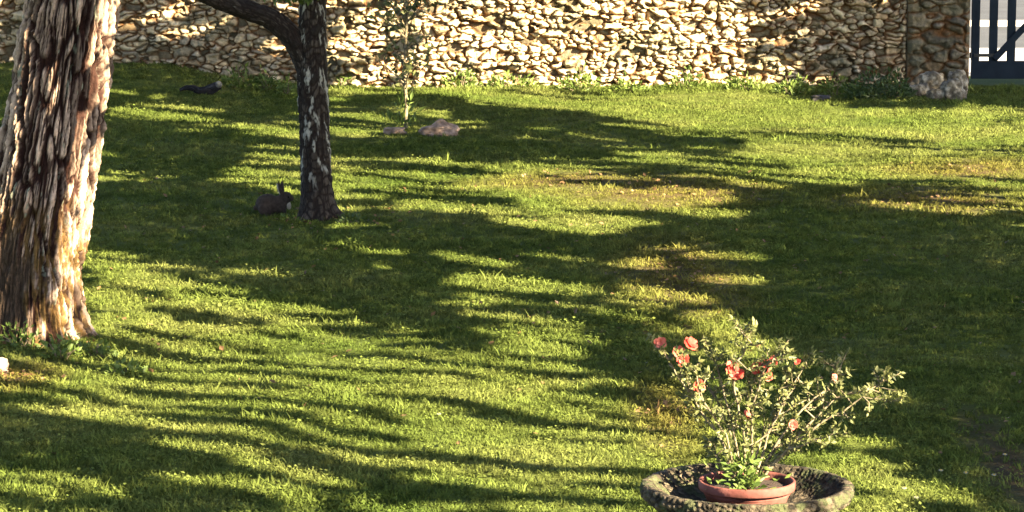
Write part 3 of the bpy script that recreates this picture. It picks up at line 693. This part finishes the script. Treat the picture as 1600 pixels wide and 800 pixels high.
def build_potted():
    zc = RIM + 0.022; pr = 77 * kp
    root = empty("potted_shrub", (PX, PY, RIM - 0.11), "loosely branched flowering shrub with salmon red blossoms in a terracotta pot", "potted plant")
    def rp(p): return np.array(p, float) - np.array([PX, PY, RIM - 0.11])
    h = zc - (RIM - 0.11)
    V, F = lathe([(0.01, -0.005), (pr * 0.74, -0.005), (pr * 0.93, h - 0.038), (pr * 0.93, h - 0.036)], 80)
    pot = link("pot", np_mesh("pot", V, F), M['terracotta'], root)
    V, F = lathe([(pr * 0.935, h - 0.04), (pr * 0.985, h - 0.042), (pr, h - 0.036), (pr + 0.001, h - 0.006), (pr * 0.985, h), (pr * 0.945, h - 0.002), (pr * 0.925, h - 0.01), (pr * 0.90, h - 0.06)], 96)
    link("rim", np_mesh("rim", V, F), M['terracotta'], pot)
    V, F = lathe([(0.0, h - 0.018), (pr * 0.3, h - 0.02), (pr * 0.6, h - 0.028), (pr * 0.93, h - 0.036)], 64)
    V[:, 2] += 0.012 * (fbm(V[:, 0] * 40 + 20, V[:, 1] * 40 + 20, LB) - .5)
    link("soil", np_mesh("soil", V, F), M['soil'], root)
    base = np.array([PX, PY, RIM + 0.005])
    r = np.random.default_rng(12)
    main = [ # end points read in the photo, with a depth offset
        [(1150, 735), (1128, 690), (1095, 640), (1065, 595), (1045, 568), (1022, 542)],
        [(1155, 735), (1135, 680), (1100, 625), (1085, 585), (1062, 560)],
        [(1160, 735), (1140, 670), (1118, 620), (1100, 600)],
        [(1162, 735), (1150, 670), (1135, 620), (1120, 575), (1108, 540)],
        [(1165, 735), (1160, 670), (1150, 610), (1145, 575), (1162, 548), (1174, 535), (1163, 518)],
        [(1172, 735), (1175, 670), (1180, 620), (1190, 580), (1208, 560), (1215, 553)],
        [(1175, 735), (1200, 680), (1225, 630), (1245, 590), (1262, 555)],
        [(1178, 735), (1215, 690), (1255, 640), (1290, 610), (1308, 585), (1302, 568)],
        [(1180, 735), (1225, 700), (1270, 655), (1310, 620), (1350, 608), (1372, 598), (1386, 592)],
        [(1182, 735), (1230, 705), (1270, 690), (1305, 676)],
        [(1180, 735), (1210, 700), (1240, 680), (1270, 660)],
        [(1160, 735), (1120, 715), (1105, 690)],
        [(1170, 735), (1190, 690), (1215, 650), (1228, 610), (1235, 580)],
        [(1168, 735), (1165, 690), (1170, 640), (1175, 600), (1185, 575)],
        [(1182, 735), (1245, 690), (1300, 650), (1345, 625), (1398, 628)],
    ]
    paths, tips, nodes = [], [], []
    for bi, pl in enumerate(main):
        off = r.uniform(-0.2, 0.2) if bi > 0 else -0.05
        pts = []
        for i, (x, y) in enumerate(pl):
            f = i / (len(pl) - 1); p = at_depth(x, y, PY + off * f + 0.0); 
            if i == 0: p = np.array([PX + (x - 1167) * kp, PY + 0.02 * r.normal(), RIM - 0.0])
            pts.append(rp(p + r.normal(size=3) * 0.004))
        pts = np.array(pts)
        # subdivide
        q = np.linspace(0, len(pts) - 1, len(pts) * 3 - 2); pts = np.stack([np.interp(q, np.arange(len(pts)), pts[:, a]) for a in range(3)], -1)
        pts[1:-1] += r.normal(size=(len(pts) - 2, 3)) * 0.004
        rad = np.linspace(0.0065, 0.0024, len(pts)); paths.append((pts, rad)); tips.append(pts[-1])
        for i in range(1, 3):
            nodes.append((pts[i], np.array([0, 0, 1.0]))); nodes.append(((pts[i] + pts[i + 1]) / 2, np.array([0, 0, 1.0])))
        for i in range(3, len(pts)):
            for _ in range(1 if r.random() < 0.7 else 2):
                d = (pts[i] - pts[i - 1]); d /= np.linalg.norm(d); d = d * 0.6 + r.normal(size=3) * 0.75 + np.array([0, 0, 0.1]); d /= np.linalg.norm(d)
                L = r.uniform(0.04, 0.12) * (1 if i < len(pts) - 3 else 0.55); m1 = pts[i] + d * L * .5 + r.normal(size=3) * 0.008; e = pts[i] + d * L + np.array([0, 0, 0.01])
                paths.append((np.array([pts[i], m1, e]), [0.0034, 0.0028, 0.002])); tips.append(e); nodes.append((m1, d)); nodes.append((e, d)); nodes.append(((m1 + e) / 2, d))
            nodes.append((pts[i], np.array([0, 0, 1.0])))
    V, F = tubes(paths, 6); link("branches", np_mesh("branches", V, F), M['twig'], root)
    P, D = [], []
    for p, d in nodes:
        for _ in range(r.integers(2, 6)):
            P.append(p + r.normal(size=3) * 0.006); D.append(d + r.normal(size=3) * 0.9)
    for t in tips:
        for _ in range(3): P.append(t + r.normal(size=3) * 0.004); D.append(r.normal(size=3) + np.array([0, 0, .6]))
    # a low tuft at the foot of the stems
    V, F = leaf_quads(np.array(P), r.uniform(0.018, 0.036, len(P)), aspect=1.9, dirs=np.array(D))
    link("leaves", np_mesh("leaves", V, F, smooth=False), M['shrub'], root)
    n = 260; a = r.uniform(0, 2 * np.pi, n); q = np.abs(r.normal(size=n)) * 0.065
    P = np.stack([np.cos(a) * q - 0.01, np.sin(a) * q * 1.2 - .03, 0.105 + r.random(n) ** 1.5 * 0.13], -1)
    V, F = leaf_quads(P, r.uniform(0.03, 0.055, n), aspect=2.4, dirs=np.stack([np.cos(a) * .8, np.sin(a) * .8, 0.5 + 0 * a], -1))
    link("foot_leaves", np_mesh("foot_leaves", V, F, smooth=False), M['weed'], root)
    fl = [(1032, 534, .026, 'palepetal'), (1060, 553, .038, 'palepetal'), (1078, 538, .040, 'petal'), (1068, 562, .030, 'petal'), (1090, 603, .036, 'petal'), (1143, 578, .036, 'petal'), (1152, 586, .03, 'petal'),
          (1184, 577, .036, 'petal'), (1194, 572, .034, 'petal'), (1209, 566, .026, 'palepetal'), (1166, 648, .022, 'palepetal'), (1240, 664, .022, 'petal'), (1303, 590, .018, 'palepetal'), (1246, 566, .016, 'petal'), (1200, 588, .022, 'petal')]
    for x, y, rr, mt in fl:
        p = rp(at_depth(x, y, PY - 0.06 + r.uniform(-.04, .04)))
        face = np.array([r.normal() * 0.5, -0.8, 0.5 + r.normal() * .3]); face /= np.linalg.norm(face)
        u = np.cross(face, [0, 0, 1.0]); u /= np.linalg.norm(u); v = np.cross(face, u)
        VV, FF = [], []
        for layer, (k_, tilt, sc) in enumerate([(5, 0.35, 1.0), (5, 0.9, 0.7)]):
            for j in range(k_):
                an = j * 2 * np.pi / k_ + layer * 0.6 + r.normal() * .1; d = u * math.cos(an) + v * math.sin(an); w = np.cross(face, d)
                L = rr * sc * r.uniform(.85, 1.15)
                g = []
                for a_, wd in ((0.0, 0.12), (0.35, 0.42), (0.7, 0.5), (1.0, 0.22)):
                    c_ = d * L * a_ + face * (L * tilt * a_ * (1.1 - 0.3 * a_))
                    g += [c_ - w * L * wd, c_ + face * L * 0.06, c_ + w * L * wd]
                o_ = len(VV); VV += g
                for q in range(3):
                    for s_ in range(2): FF.append([o_ + q * 3 + s_, o_ + q * 3 + s_ + 1, o_ + q * 3 + s_ + 4, o_ + q * 3 + s_ + 3])
        f = link("flower", np_mesh("flower", np.array(VV), np.array(FF)), M[mt], root, p)
build_potted()

# ------------------------------------------------------------------ rabbit
def build_rabbit():
    p = at(430, 333); k = p[1] / FPX
    root = empty("rabbit", (p[0], p[1], float(gz(p[0], p[1]))), "dark brown rabbit sitting upright-eared in the grass left of the slimmer tree, facing it", "rabbit")
    bm = bmesh.new()
    def ell(c, s, ry=0.0, rz=0.0):
        m = Matrix.Translation(Vector(c)) @ Matrix.Rotation(rz, 4, 'Z') @ Matrix.Rotation(ry, 4, 'Y') @ Matrix.Diagonal((*s, 1))
        bmesh.ops.create_uvsphere(bm, u_segments=24, v_segments=16, radius=1, matrix=m)
    X = lambda px: (px - 430) * k
    Z = lambda py: (333 - py) * k
    ell((X(419), 0, Z(316)), (0.125, 0.085, 0.108), 0.12)         # hindquarters
    ell((X(434), 0, Z(316)), (0.105, 0.072, 0.088), -0.1)         # chest
    ell((X(444), 0, Z(309)), (0.06, 0.05, 0.07), -0.5)            # neck
    ell((X(449), 0, Z(302)), (0.052, 0.036, 0.040), 0.35)         # head
    ell((X(455), 0, Z(306)), (0.032, 0.024, 0.026), 0.5)          # muzzle
    for s in (-1, 1):
        ell((X(416), s * 0.065, Z(322)), (0.075, 0.035, 0.068))   # thigh
        ell((X(424), s * 0.065, Z(331.5)), (0.065, 0.02, 0.016))  # hind foot
        ell((X(444), s * 0.03, Z(322)), (0.022, 0.020, 0.065), -0.12)  # fore leg
        ell((X(447), s * 0.03, Z(331.5)), (0.03, 0.017, 0.014))   # fore paw
        ell((X(441.5) if s > 0 else X(438.5), s * 0.022, Z(290.5)), (0.018, 0.017, 0.078), -0.06 if s > 0 else -0.22) # ear
        ell((X(443), s * 0.02, Z(299)), (0.014, 0.015, 0.03), -0.1)
    o = link("body", bm_mesh("body", bm), M['fur'], root)
    md = o.modifiers.new("merge", 'REMESH'); md.mode = 'VOXEL'; md.voxel_size = 0.0065; md.use_smooth_shade = True
    sm = o.modifiers.new("soften", 'SMOOTH'); sm.factor = 0.5; sm.iterations = 6
    for s in (-1, 1):
        bm = bmesh.new(); bmesh.ops.create_uvsphere(bm, u_segments=12, v_segments=8, radius=0.0085, matrix=Matrix.Translation((X(451.5), s * 0.0325, Z(303.5))))
        link("eye", bm_mesh("eye", bm), M['eye'], root)
    bm = bmesh.new(); bmesh.ops.create_uvsphere(bm, u_segments=16, v_segments=10, radius=1, matrix=Matrix.Translation((X(400), 0, Z(321))) @ Matrix.Diagonal((0.028, 0.025, 0.026, 1)))
    link("tail", bm_mesh("tail", bm), M['fur'], root)
    bm = bmesh.new(); bmesh.ops.create_uvsphere(bm, u_segments=16, v_segments=12, radius=1, matrix=Matrix.Translation((X(435.5), 0.02, Z(292))) @ Matrix.Rotation(-.30, 4, 'Y') @ Matrix.Diagonal((0.013, 0.014, 0.062, 1)))
    link("pale_lit_ear", bm_mesh("pale_lit_ear", bm), M['palefur'], root)  # pale colour stands in for sun on the far ear
    bm = bmesh.new(); bmesh.ops.create_uvsphere(bm, u_segments=16, v_segments=12, radius=1, matrix=Matrix.Translation((X(450.5), 0, Z(316))) @ Matrix.Rotation(-.25, 4, 'Y') @ Matrix.Diagonal((0.028, 0.036, 0.05, 1)))
    link("chest_fur", bm_mesh("chest_fur", bm), M['palefur'], root)
build_rabbit()

def build_litter():
    r = np.random.default_rng(77); P = []
    for (x, y, w, n) in [(OA[0], OA[1] - .3, 1.0, 90), (OB[0], OB[1] - .1, 0.8, 60), (0, 26, 5.5, 330), (1.5, 20, 3, 90)] + [(d[0], d[1], d[2] * .6, 40) for d in DRY]:
        q = r.normal(size=(n, 2)) * w * 0.6; P.append(np.stack([x + q[:, 0], y + q[:, 1] * 1.3, 0 * q[:, 0]], -1))
    P = np.concatenate(P); P[:, 2] = gz(P[:, 0], P[:, 1]) + 0.022
    V, F = leaf_quads(P, r.uniform(.03, .065, len(P)), normal_bias=(0, 0, 2.2), aspect=1.5)
    o = link("fallen_leaves", np_mesh("fallen_leaves", V, F, smooth=False), M['deadleaf']); prop(o, kind="stuff")
build_litter()

# ------------------------------------------------------------------ stones, plants and small things
def rock(name, c, s, mat, label, cat, group=None, seed=0, flat=0.0, peak=0.0, rz=0.0):
    bm = bmesh.new(); bmesh.ops.create_icosphere(bm, subdivisions=4, radius=1)
    for v in bm.verts:
        n = mnoise.noise(v.co * 1.3 + Vector((seed * 3.7, 1, 2))) * 0.35 + mnoise.noise(v.co * 3.1 + Vector((seed, 7, 2))) * 0.14 + mnoise.noise(v.co * 8 + Vector((seed, 7, 2))) * 0.05
        d = v.co.normalized(); q = 1 / max(abs(d.x), abs(d.y), abs(d.z)) ** 0.55
        v.co = d * (1 + n) * q * 0.85
        if peak: v.co.z *= 1 + peak * math.exp(-((v.co.x - 0.05) ** 2 + v.co.y ** 2) * 5)
    bmesh.ops.transform(bm, matrix=Matrix.Rotation(rz, 4, 'Z') @ Matrix.Diagonal((*s, 1)), verts=bm.verts)
    o = link(name, bm_mesh(name, bm), mat, None, (c[0], c[1], float(gz(c[0], c[1])) + s[2] * 0.55))
    prop(o, label, cat, group); return o
def ground_rock(px, py, w, h, mat, label, cat="stone", seed=0, name="field_stone", group=None, **kw):
    p = at(px, py); k = p[1] / FPX
    return rock(name, p, (w * k / 2, w * k * 0.4, h * k * 0.62), mat, label, cat, group, seed, **kw)
G1 = "rough stones heaped at the foot of the wall end"
ground_rock(1436, 152, 34, 22, M['stone'], "rough grey stone at the shrub end of the heap below the wall pillar", seed=1, group=G1)
ground_rock(1462, 160, 30, 20, M['stone'], "small pale rough stone in front of the heap below the wall pillar", seed=2, group=G1)
ground_rock(1489, 160, 42, 36, M['stone'], "largest pale rounded stone of the heap below the wall pillar", seed=3, group=G1)
ground_rock(1455, 146, 46, 40, M['stone'], "broad brownish stone at the back of the heap below the wall pillar", seed=4, group=G1)
ground_rock(1497, 146, 36, 42, M['stone'], "upright weathered stone at the corner of the wall pillar beside the gate", seed=5, group=G1)
ground_rock(686, 213, 68, 18, M['pinkstone'], "flat pinkish stone rising to a low peak in the grass beside the sapling", seed=6, peak=0.8, name="pink_stone")
ground_rock(616, 209, 40, 13, M['pinkstone'], "small low pinkish stone at the foot of the sapling", seed=8, name="pink_stone")
ground_rock(-2, 583, 36, 26, M['pinkstone'], "rough pinkish stone in the sun at the left edge below the old trunk", seed=9, name="field_stone")
p = at(2, 108); rock("field_stone", (p[0] - .1, 44.9, 0), (0.22, 0.15, 0.14), M['stone'], "pale stone against the wall foot left of the old trunk", "stone", None, 12)
ground_rock(1283, 158, 34, 10, M['wood'], "dark low stone in the grass by the shaded wall foot", seed=13)

def build_log():
    y0 = at(315, 156)[1]; o = at(315, 152); root = empty("dead_branch", (o[0], o[1], float(gz(o[0], o[1]))), "crooked dark dead wood with a pale end lying in the grass near the wall", "dead branch")
    pts = [at_depth(x, y, o[1]) - o for x, y in [(281, 146), (292, 142), (303, 143), (312, 148), (324, 148), (336, 142), (343, 138)]]
    k = o[1] / FPX
    V, F, c = trunk_mesh(pts, np.array([2, 3, 4, 6, 8, 7, 6]) * k, 0.04, 0.1, 0.008, 77, [(0.03, 0.03, 0.032), (0.012, 0.01, 0.01), (0.06, 0.06, 0.05)], st=0.01, nth=40)
    link("limb", np_mesh("limb", V, F, c), M['bark'], root)
    bm = bmesh.new(); bmesh.ops.create_icosphere(bm, subdivisions=3, radius=1, matrix=Matrix.Translation(Vector(pts[-1]) + Vector((-0.01, -0.03, 0.005))) @ Matrix.Diagonal((0.052, 0.055, 0.055, 1)))
    link("pale_end", bm_mesh("pale_end", bm), M['cutwood'], root)
build_log()

def weed(name, px, py, wpx, hpx, n, label, cat, group=None, mat='weed', seed=0, leaf=0.09, onwall=False, stem=True):
    p = at(px, py); k = p[1] / FPX; r = np.random.default_rng(seed + 100)
    z0 = float(gz(p[0], p[1]))
    if z0 > 0.1: p = at(px, py, z0); 
    root = empty(name, (p[0], p[1], z0 - 0.01), label, cat, group)
    W, H = wpx * k / 2, hpx * k
    a = r.uniform(0, 2 * np.pi, n); q = np.sqrt(r.random(n)); zz = r.random(n) ** 0.8 * H * np.sqrt(np.clip(1.05 - q ** 2, 0.05, 1)) * r.uniform(.5, 1.15, n)
    P = np.stack([np.cos(a) * q * W, np.sin(a) * q * W * 0.6, zz], -1)
    D = np.stack([np.cos(a) * q, np.sin(a) * q, 0.7 + 0 * a], -1)
    V, F = leaf_quads(P, r.uniform(.6, 1.3, n) * leaf, aspect=2.2, dirs=D)
    link("leaves", np_mesh("leaves", V, F, smooth=False), M[mat], root)
    paths = []
    for i in range(min(10, max(4, n // 12))):
        e = P[r.integers(n)]; b = np.array([e[0] * .3, e[1] * .3, 0.0]); paths.append((np.array([b, (b + e) / 2 + [0, 0, .02], e]), [0.008, 0.006, 0.003]))
    V, F = tubes(paths, 5); link("stems", np_mesh("stems", V, F), M['twig'], root)
    return root
G2 = "weeds growing along the foot of the stone wall"
W_ = [(212, 112, 60, 34, 130, "tall dark green weeds on the bank right beside the old trunk"), (262, 112, 50, 18, 80, "low weeds on the bank below the sunlit wall patch"),
      (300, 116, 40, 16, 70, "short weed tuft on the bank left of the dead branch"), (375, 146, 50, 30, 100, "leafy weed below the arching branch, next to the dead wood"), (418, 146, 44, 26, 90, "weeds against the wall between dead wood and slim tree"), (448, 150, 30, 22, 60, "narrow weed tuft close against the slim tree trunk"),
      (535, 134, 36, 22, 70, "sunlit weed just right of the slim tree at the wall"), (720, 136, 60, 20, 100, "yellow-green weeds at the sunny wall foot right of the sapling"), (800, 138, 70, 22, 110, "second sunny weed patch from the sapling along the wall foot"), (905, 140, 60, 28, 110, "tallest sunny weeds at the middle of the wall foot"),
      (985, 142, 60, 18, 80, "low sunny weeds right of the tallest wall-foot weeds"), (1075, 142, 70, 24, 110, "bushy sunny weeds near where the wall goes into shade"), (1165, 146, 60, 20, 90, "last sunlit weed tuft before the shaded wall"), (1240, 150, 60, 24, 100, "first shaded weeds of the wall foot, left of the leafy one"), (1305, 150, 50, 26, 90, "broad pale-tipped weed left of the dark low shrub")]
for i, (x, y, w, h, n, lab) in enumerate(W_): weed("weed_clump", x, y, w, h * 1.45, int(n * 1.6), lab, "weeds", G2, seed=i, leaf=0.09)
weed("low_shrub", 1375, 158, 105, 48, 900, "dark green low shrub against the shaded wall beside the stone heap", "shrub", None, 'darkleaf', 40, 0.08)
G3 = "broad-leaved weeds round the old trunk"
for i, (x, y, w, h, n, lab) in enumerate([(30, 545, 70, 44, 150, "weeds below the dark hollow of the old trunk"), (95, 560, 60, 40, 140, "weeds in front of the lit root of the old trunk"), (150, 555, 56, 30, 110, "weeds to the right of the old trunk's foot"), (195, 580, 70, 26, 110, "low weeds furthest from the old trunk on its sunny side")]):
    weed("weed_clump", x, y, w, h, n, lab, "weeds", G3, seed=50 + i, leaf=0.055)
weed("weed_clump", 548, 348, 44, 22, 90, "small dark weeds at the right foot of the slim tree", "weeds", None, 'darkleaf', 60, 0.05)
weed("weed_clump", 455, 340, 30, 10, 40, "short weeds between the rabbit and the slim tree", "weeds", None, 'weed', 61, 0.05)

def build_sapling():
    p = at(634, 200); root = empty("young_sapling", (p[0], p[1], 0), "thin young sapling with olive leaves in front of the sunlit wall, stones at its foot", "sapling")
    r = np.random.default_rng(9); k = p[1] / FPX
    pts = [np.array([0, 0, -0.05]), np.array([0.01, 0, .3]), np.array([-.015, 0.02, .8]), np.array([0.02, 0, 1.4]), np.array([0.0, 0, 2.1]), np.array([0.03, 0, 2.9]), np.array([0, 0, 3.6])]
    paths = [(np.array(pts), np.linspace(0.028, 0.01, 7))]; P = []; D = []
    for i in range(95):
        z = r.uniform(0.45, 3.6); a = r.uniform(0, 2 * np.pi); L = r.uniform(.2, .55) * (1.1 - 0.12 * z)
        s0 = np.array([0.005, 0, z]); e = s0 + np.array([math.cos(a) * L, math.sin(a) * L, L * .8])
        paths.append((np.array([s0, (s0 + e) / 2 + [0, 0, .03], e]), [0.009, 0.006, 0.003]))
        for q in np.linspace(.3, 1.05, 9): 
            P.append(s0 + (e - s0) * q + r.normal(size=3) * .035); D.append(r.normal(size=3))
    V, F = tubes(paths, 6); link("trunk", np_mesh("trunk", V, F), M['twig'], root)
    P = np.array(P); V, F = leaf_quads(P, r.uniform(.06, .12, len(P)), aspect=1.7, dirs=np.array(D)); link("crown", np_mesh("crown", V, F, smooth=False), M['shrub'], root)
    # upright shoots at its foot
    n = 60; a = r.uniform(0, 2 * np.pi, n); q = r.random(n) * .22
    P = np.stack([np.cos(a) * q - .05, np.sin(a) * q, r.random(n) * .35], -1)
    V, F = leaf_quads(P, r.uniform(.10, .22, n), aspect=4, dirs=np.stack([np.cos(a) * .7, np.sin(a) * .7, 1.2 + 0 * a], -1)); link("basal_shoots", np_mesh("basal_shoots", V, F, smooth=False), M['weed'], root)
build_sapling()

def build_daisies():
    spots = [(1413, 757, "daisy nearest the stone planter's rim"), (1432, 770, "second daisy out from the planter, in the sunny strip"), (1470, 731, "daisy on dark lawn left of the bare soil"), (1509, 734, "daisy just at the edge of the bare soil"), (1553, 737, "small pale daisy inside the bare soil"), (1570, 709, "topmost daisy on the bare soil"), (686, 640, "lone daisy in the sunlit middle of the near lawn")]
    for i, (x, y, lab) in enumerate(spots):
        p = at(x, y, 0.05); r = random.Random(i)
        root = empty("daisy", (p[0], p[1], float(gz(p[0], p[1]))), lab, "daisy", "daisies scattered in the lawn")
        V, F = tubes([(np.array([[0, 0, 0], [0.003, 0, .03], [0, -.004, .055]]), [0.0015] * 3)], 5); link("stem", np_mesh("stem", V, F), M['weed'], root)
        VV, FF = [], []
        for j in range(12):
            a = j * math.pi / 6; d = np.array([math.cos(a), math.sin(a) * .8, -0.25 * math.sin(a) * -1]); w = np.array([-math.sin(a), math.cos(a), 0]) * 0.0045
            c = np.array([0, -.004, .056]); o = len(VV); VV += [c, c + d * .009 + w, c + d * .017, c + d * .009 - w]; FF.append([o, o + 1, o + 2, o + 3])
        link("petals", np_mesh("petals", np.array(VV), np.array(FF), smooth=False), M['whitepetal'], root)
        bm = bmesh.new(); bmesh.ops.create_icosphere(bm, subdivisions=2, radius=0.0055, matrix=Matrix.Translation((0, -.005, .058)) @ Matrix.Diagonal((1, 1, .6, 1))); link("disc", bm_mesh("disc", bm), M['yellow'], root)
build_daisies()

build_crowns()

# ------------------------------------------------------------------ grass (stuff)
def tuft_mesh(name, n, h, spread, seed, width=0.006):
    r = np.random.default_rng(seed); V, F = [], []
    for i in range(n):
        a = r.uniform(0, 2 * np.pi); q = spread * math.sqrt(r.random()); b = np.array([math.cos(a) * q, math.sin(a) * q, -0.004])
        la = r.uniform(0, 2 * np.pi); lean = r.uniform(0.1, 0.9); hh = h * r.uniform(.5, 1.15)
        d = np.array([math.cos(la) * lean, math.sin(la) * lean, 1.0]); wa = r.uniform(0, np.pi); w = np.array([math.cos(wa), math.sin(wa), 0]) * width * r.uniform(.7, 1.3)
        m = b + d * hh * .5; t = b + d * hh * .9 + np.array([math.cos(la), math.sin(la), -.3]) * hh * 0.25 * lean
        o = len(V); V += [b - w, b + w, m + w * .8, m - w * .8, t + w * .15, t - w * .15]; F += [[o, o + 1, o + 2, o + 3], [o + 3, o + 2, o + 4, o + 5]]
    return np_mesh(name, np.array(V), np.array(F), smooth=False)
def build_grass():
    lib = bpy.data.collections.new("grass_library")
    for i, (n, h, sp, w) in enumerate([(16, 0.034, 0.05, .0035), (14, 0.026, 0.055, .0035), (12, 0.042, 0.045, .0035), (18, 0.022, 0.06, .0045), (15, 0.038, 0.05, .003), (14, 0.05, 0.05, .003)]):
        o = bpy.data.objects.new("grass_tuft", tuft_mesh("grass_tuft", n, h, sp, i, w)); o.data.materials.append(M['blade']); lib.objects.link(o)
    r = np.random.default_rng(4); P0 = np.stack([r.normal(size=16) * .035, r.normal(size=16) * .035, r.uniform(.008, .03, 16)], -1)
    V, F = leaf_quads(P0, r.uniform(.012, .022, 16), normal_bias=(0, 0, 2.5), aspect=1.1)
    o = bpy.data.objects.new("lawn_weed", np_mesh("lawn_weed", V, F, smooth=False)); o.data.materials.append(M['blade']); lib.objects.link(o)
    P = []
    def strip(y0, y1, dens, wmul=0.19):
        A = wmul * (y1 * y1 - y0 * y0); n = int(A * dens); Y = np.sqrt(rng.uniform(y0 * y0, y1 * y1, n)); X = rng.uniform(-wmul, wmul, n) * Y
        P.append(np.stack([X, Y], -1))
    strip(14.8, 20, 420); strip(20, 27, 260); strip(27, 36, 170); strip(36, 45.3, 130)
    P = np.concatenate(P)
    keep = np.ones(len(P), bool)
    for (x, y, w, h) in SOIL[:1]: 
        d = np.hypot((P[:, 0] - x) / w, (P[:, 1] - y) / h) + 0.9 * (fbm(P[:, 0] * 1.5 + 9, P[:, 1] * 1.5 + 9) - .5); keep &= ~((d < 0.95) & (rng.random(len(P)) < 0.8))
    for (x, y, w, h) in DRY:
        d = np.hypot((P[:, 0] - x) / w, (P[:, 1] - y) / h); keep &= ~((d < 0.9) & (rng.random(len(P)) < 0.35))
    P = P[keep]
    Z = gz(P[:, 0], P[:, 1])
    me = bpy.data.meshes.new("lawn_grass"); me.vertices.add(len(P)); me.vertices.foreach_set("co", np.stack([P[:, 0], P[:, 1], Z], -1).astype(np.float32).ravel())
    ra = me.attributes.new("rot", 'FLOAT_VECTOR', 'POINT'); ra.data.foreach_set("vector", np.stack([rng.normal(size=len(P)) * .12, rng.normal(size=len(P)) * .12, rng.uniform(0, 6.28, len(P))], -1).astype(np.float32).ravel())
    sc = 0.7 + 0.75 * fbm(P[:, 0] * 0.9 + 30, P[:, 1] * 0.9 + 30, LB) * rng.uniform(.7, 1.35, len(P)) * np.where(P[:, 1] > 44, 1.6, 1) * (1 + 0.02 * np.clip(P[:, 1] - 20, 0, 30))
    sc = sc * np.where(rng.random(len(P)) < 0.03, 1.6, 1)
    sa_ = me.attributes.new("size", 'FLOAT', 'POINT'); sa_.data.foreach_set("value", sc.astype(np.float32))
    o = link("lawn_grass", me); prop(o, kind="stuff")
    ng = bpy.data.node_groups.new("scatter_grass", 'GeometryNodeTree')
    ng.interface.new_socket("Geometry", in_out='INPUT', socket_type='NodeSocketGeometry'); ng.interface.new_socket("Geometry", in_out='OUTPUT', socket_type='NodeSocketGeometry')
    N = ng.nodes; Lk = ng.links; gi = N.new("NodeGroupInput"); go = N.new("NodeGroupOutput")
    ci = N.new("GeometryNodeCollectionInfo"); ci.inputs["Collection"].default_value = lib; ci.inputs["Separate Children"].default_value = True; ci.inputs["Reset Children"].default_value = True
    ip = N.new("GeometryNodeInstanceOnPoints"); ip.inputs["Pick Instance"].default_value = True
    m2p = N.new("GeometryNodeMeshToPoints")
    a1 = N.new("GeometryNodeInputNamedAttribute"); a1.data_type = 'FLOAT_VECTOR'; a1.inputs["Name"].default_value = "rot"
    a2 = N.new("GeometryNodeInputNamedAttribute"); a2.data_type = 'FLOAT'; a2.inputs["Name"].default_value = "size"
    rv = N.new("FunctionNodeRandomValue"); rv.data_type = 'INT'; rv.inputs[4].default_value = 0; rv.inputs[5].default_value = 6
    Lk.new(gi.outputs[0], m2p.inputs[0]); Lk.new(m2p.outputs[0], ip.inputs["Points"]); Lk.new(ci.outputs[0], ip.inputs["Instance"])
    e2r = N.new("FunctionNodeEulerToRotation"); Lk.new(a1.outputs[0], e2r.inputs[0]); Lk.new(e2r.outputs[0], ip.inputs["Rotation"])
    Lk.new(a2.outputs[0], ip.inputs["Scale"]); Lk.new(rv.outputs[2], ip.inputs["Instance Index"]); Lk.new(ip.outputs[0], go.inputs[0])
    md = o.modifiers.new("scatter", 'NODES'); md.node_group = ng
build_grass()
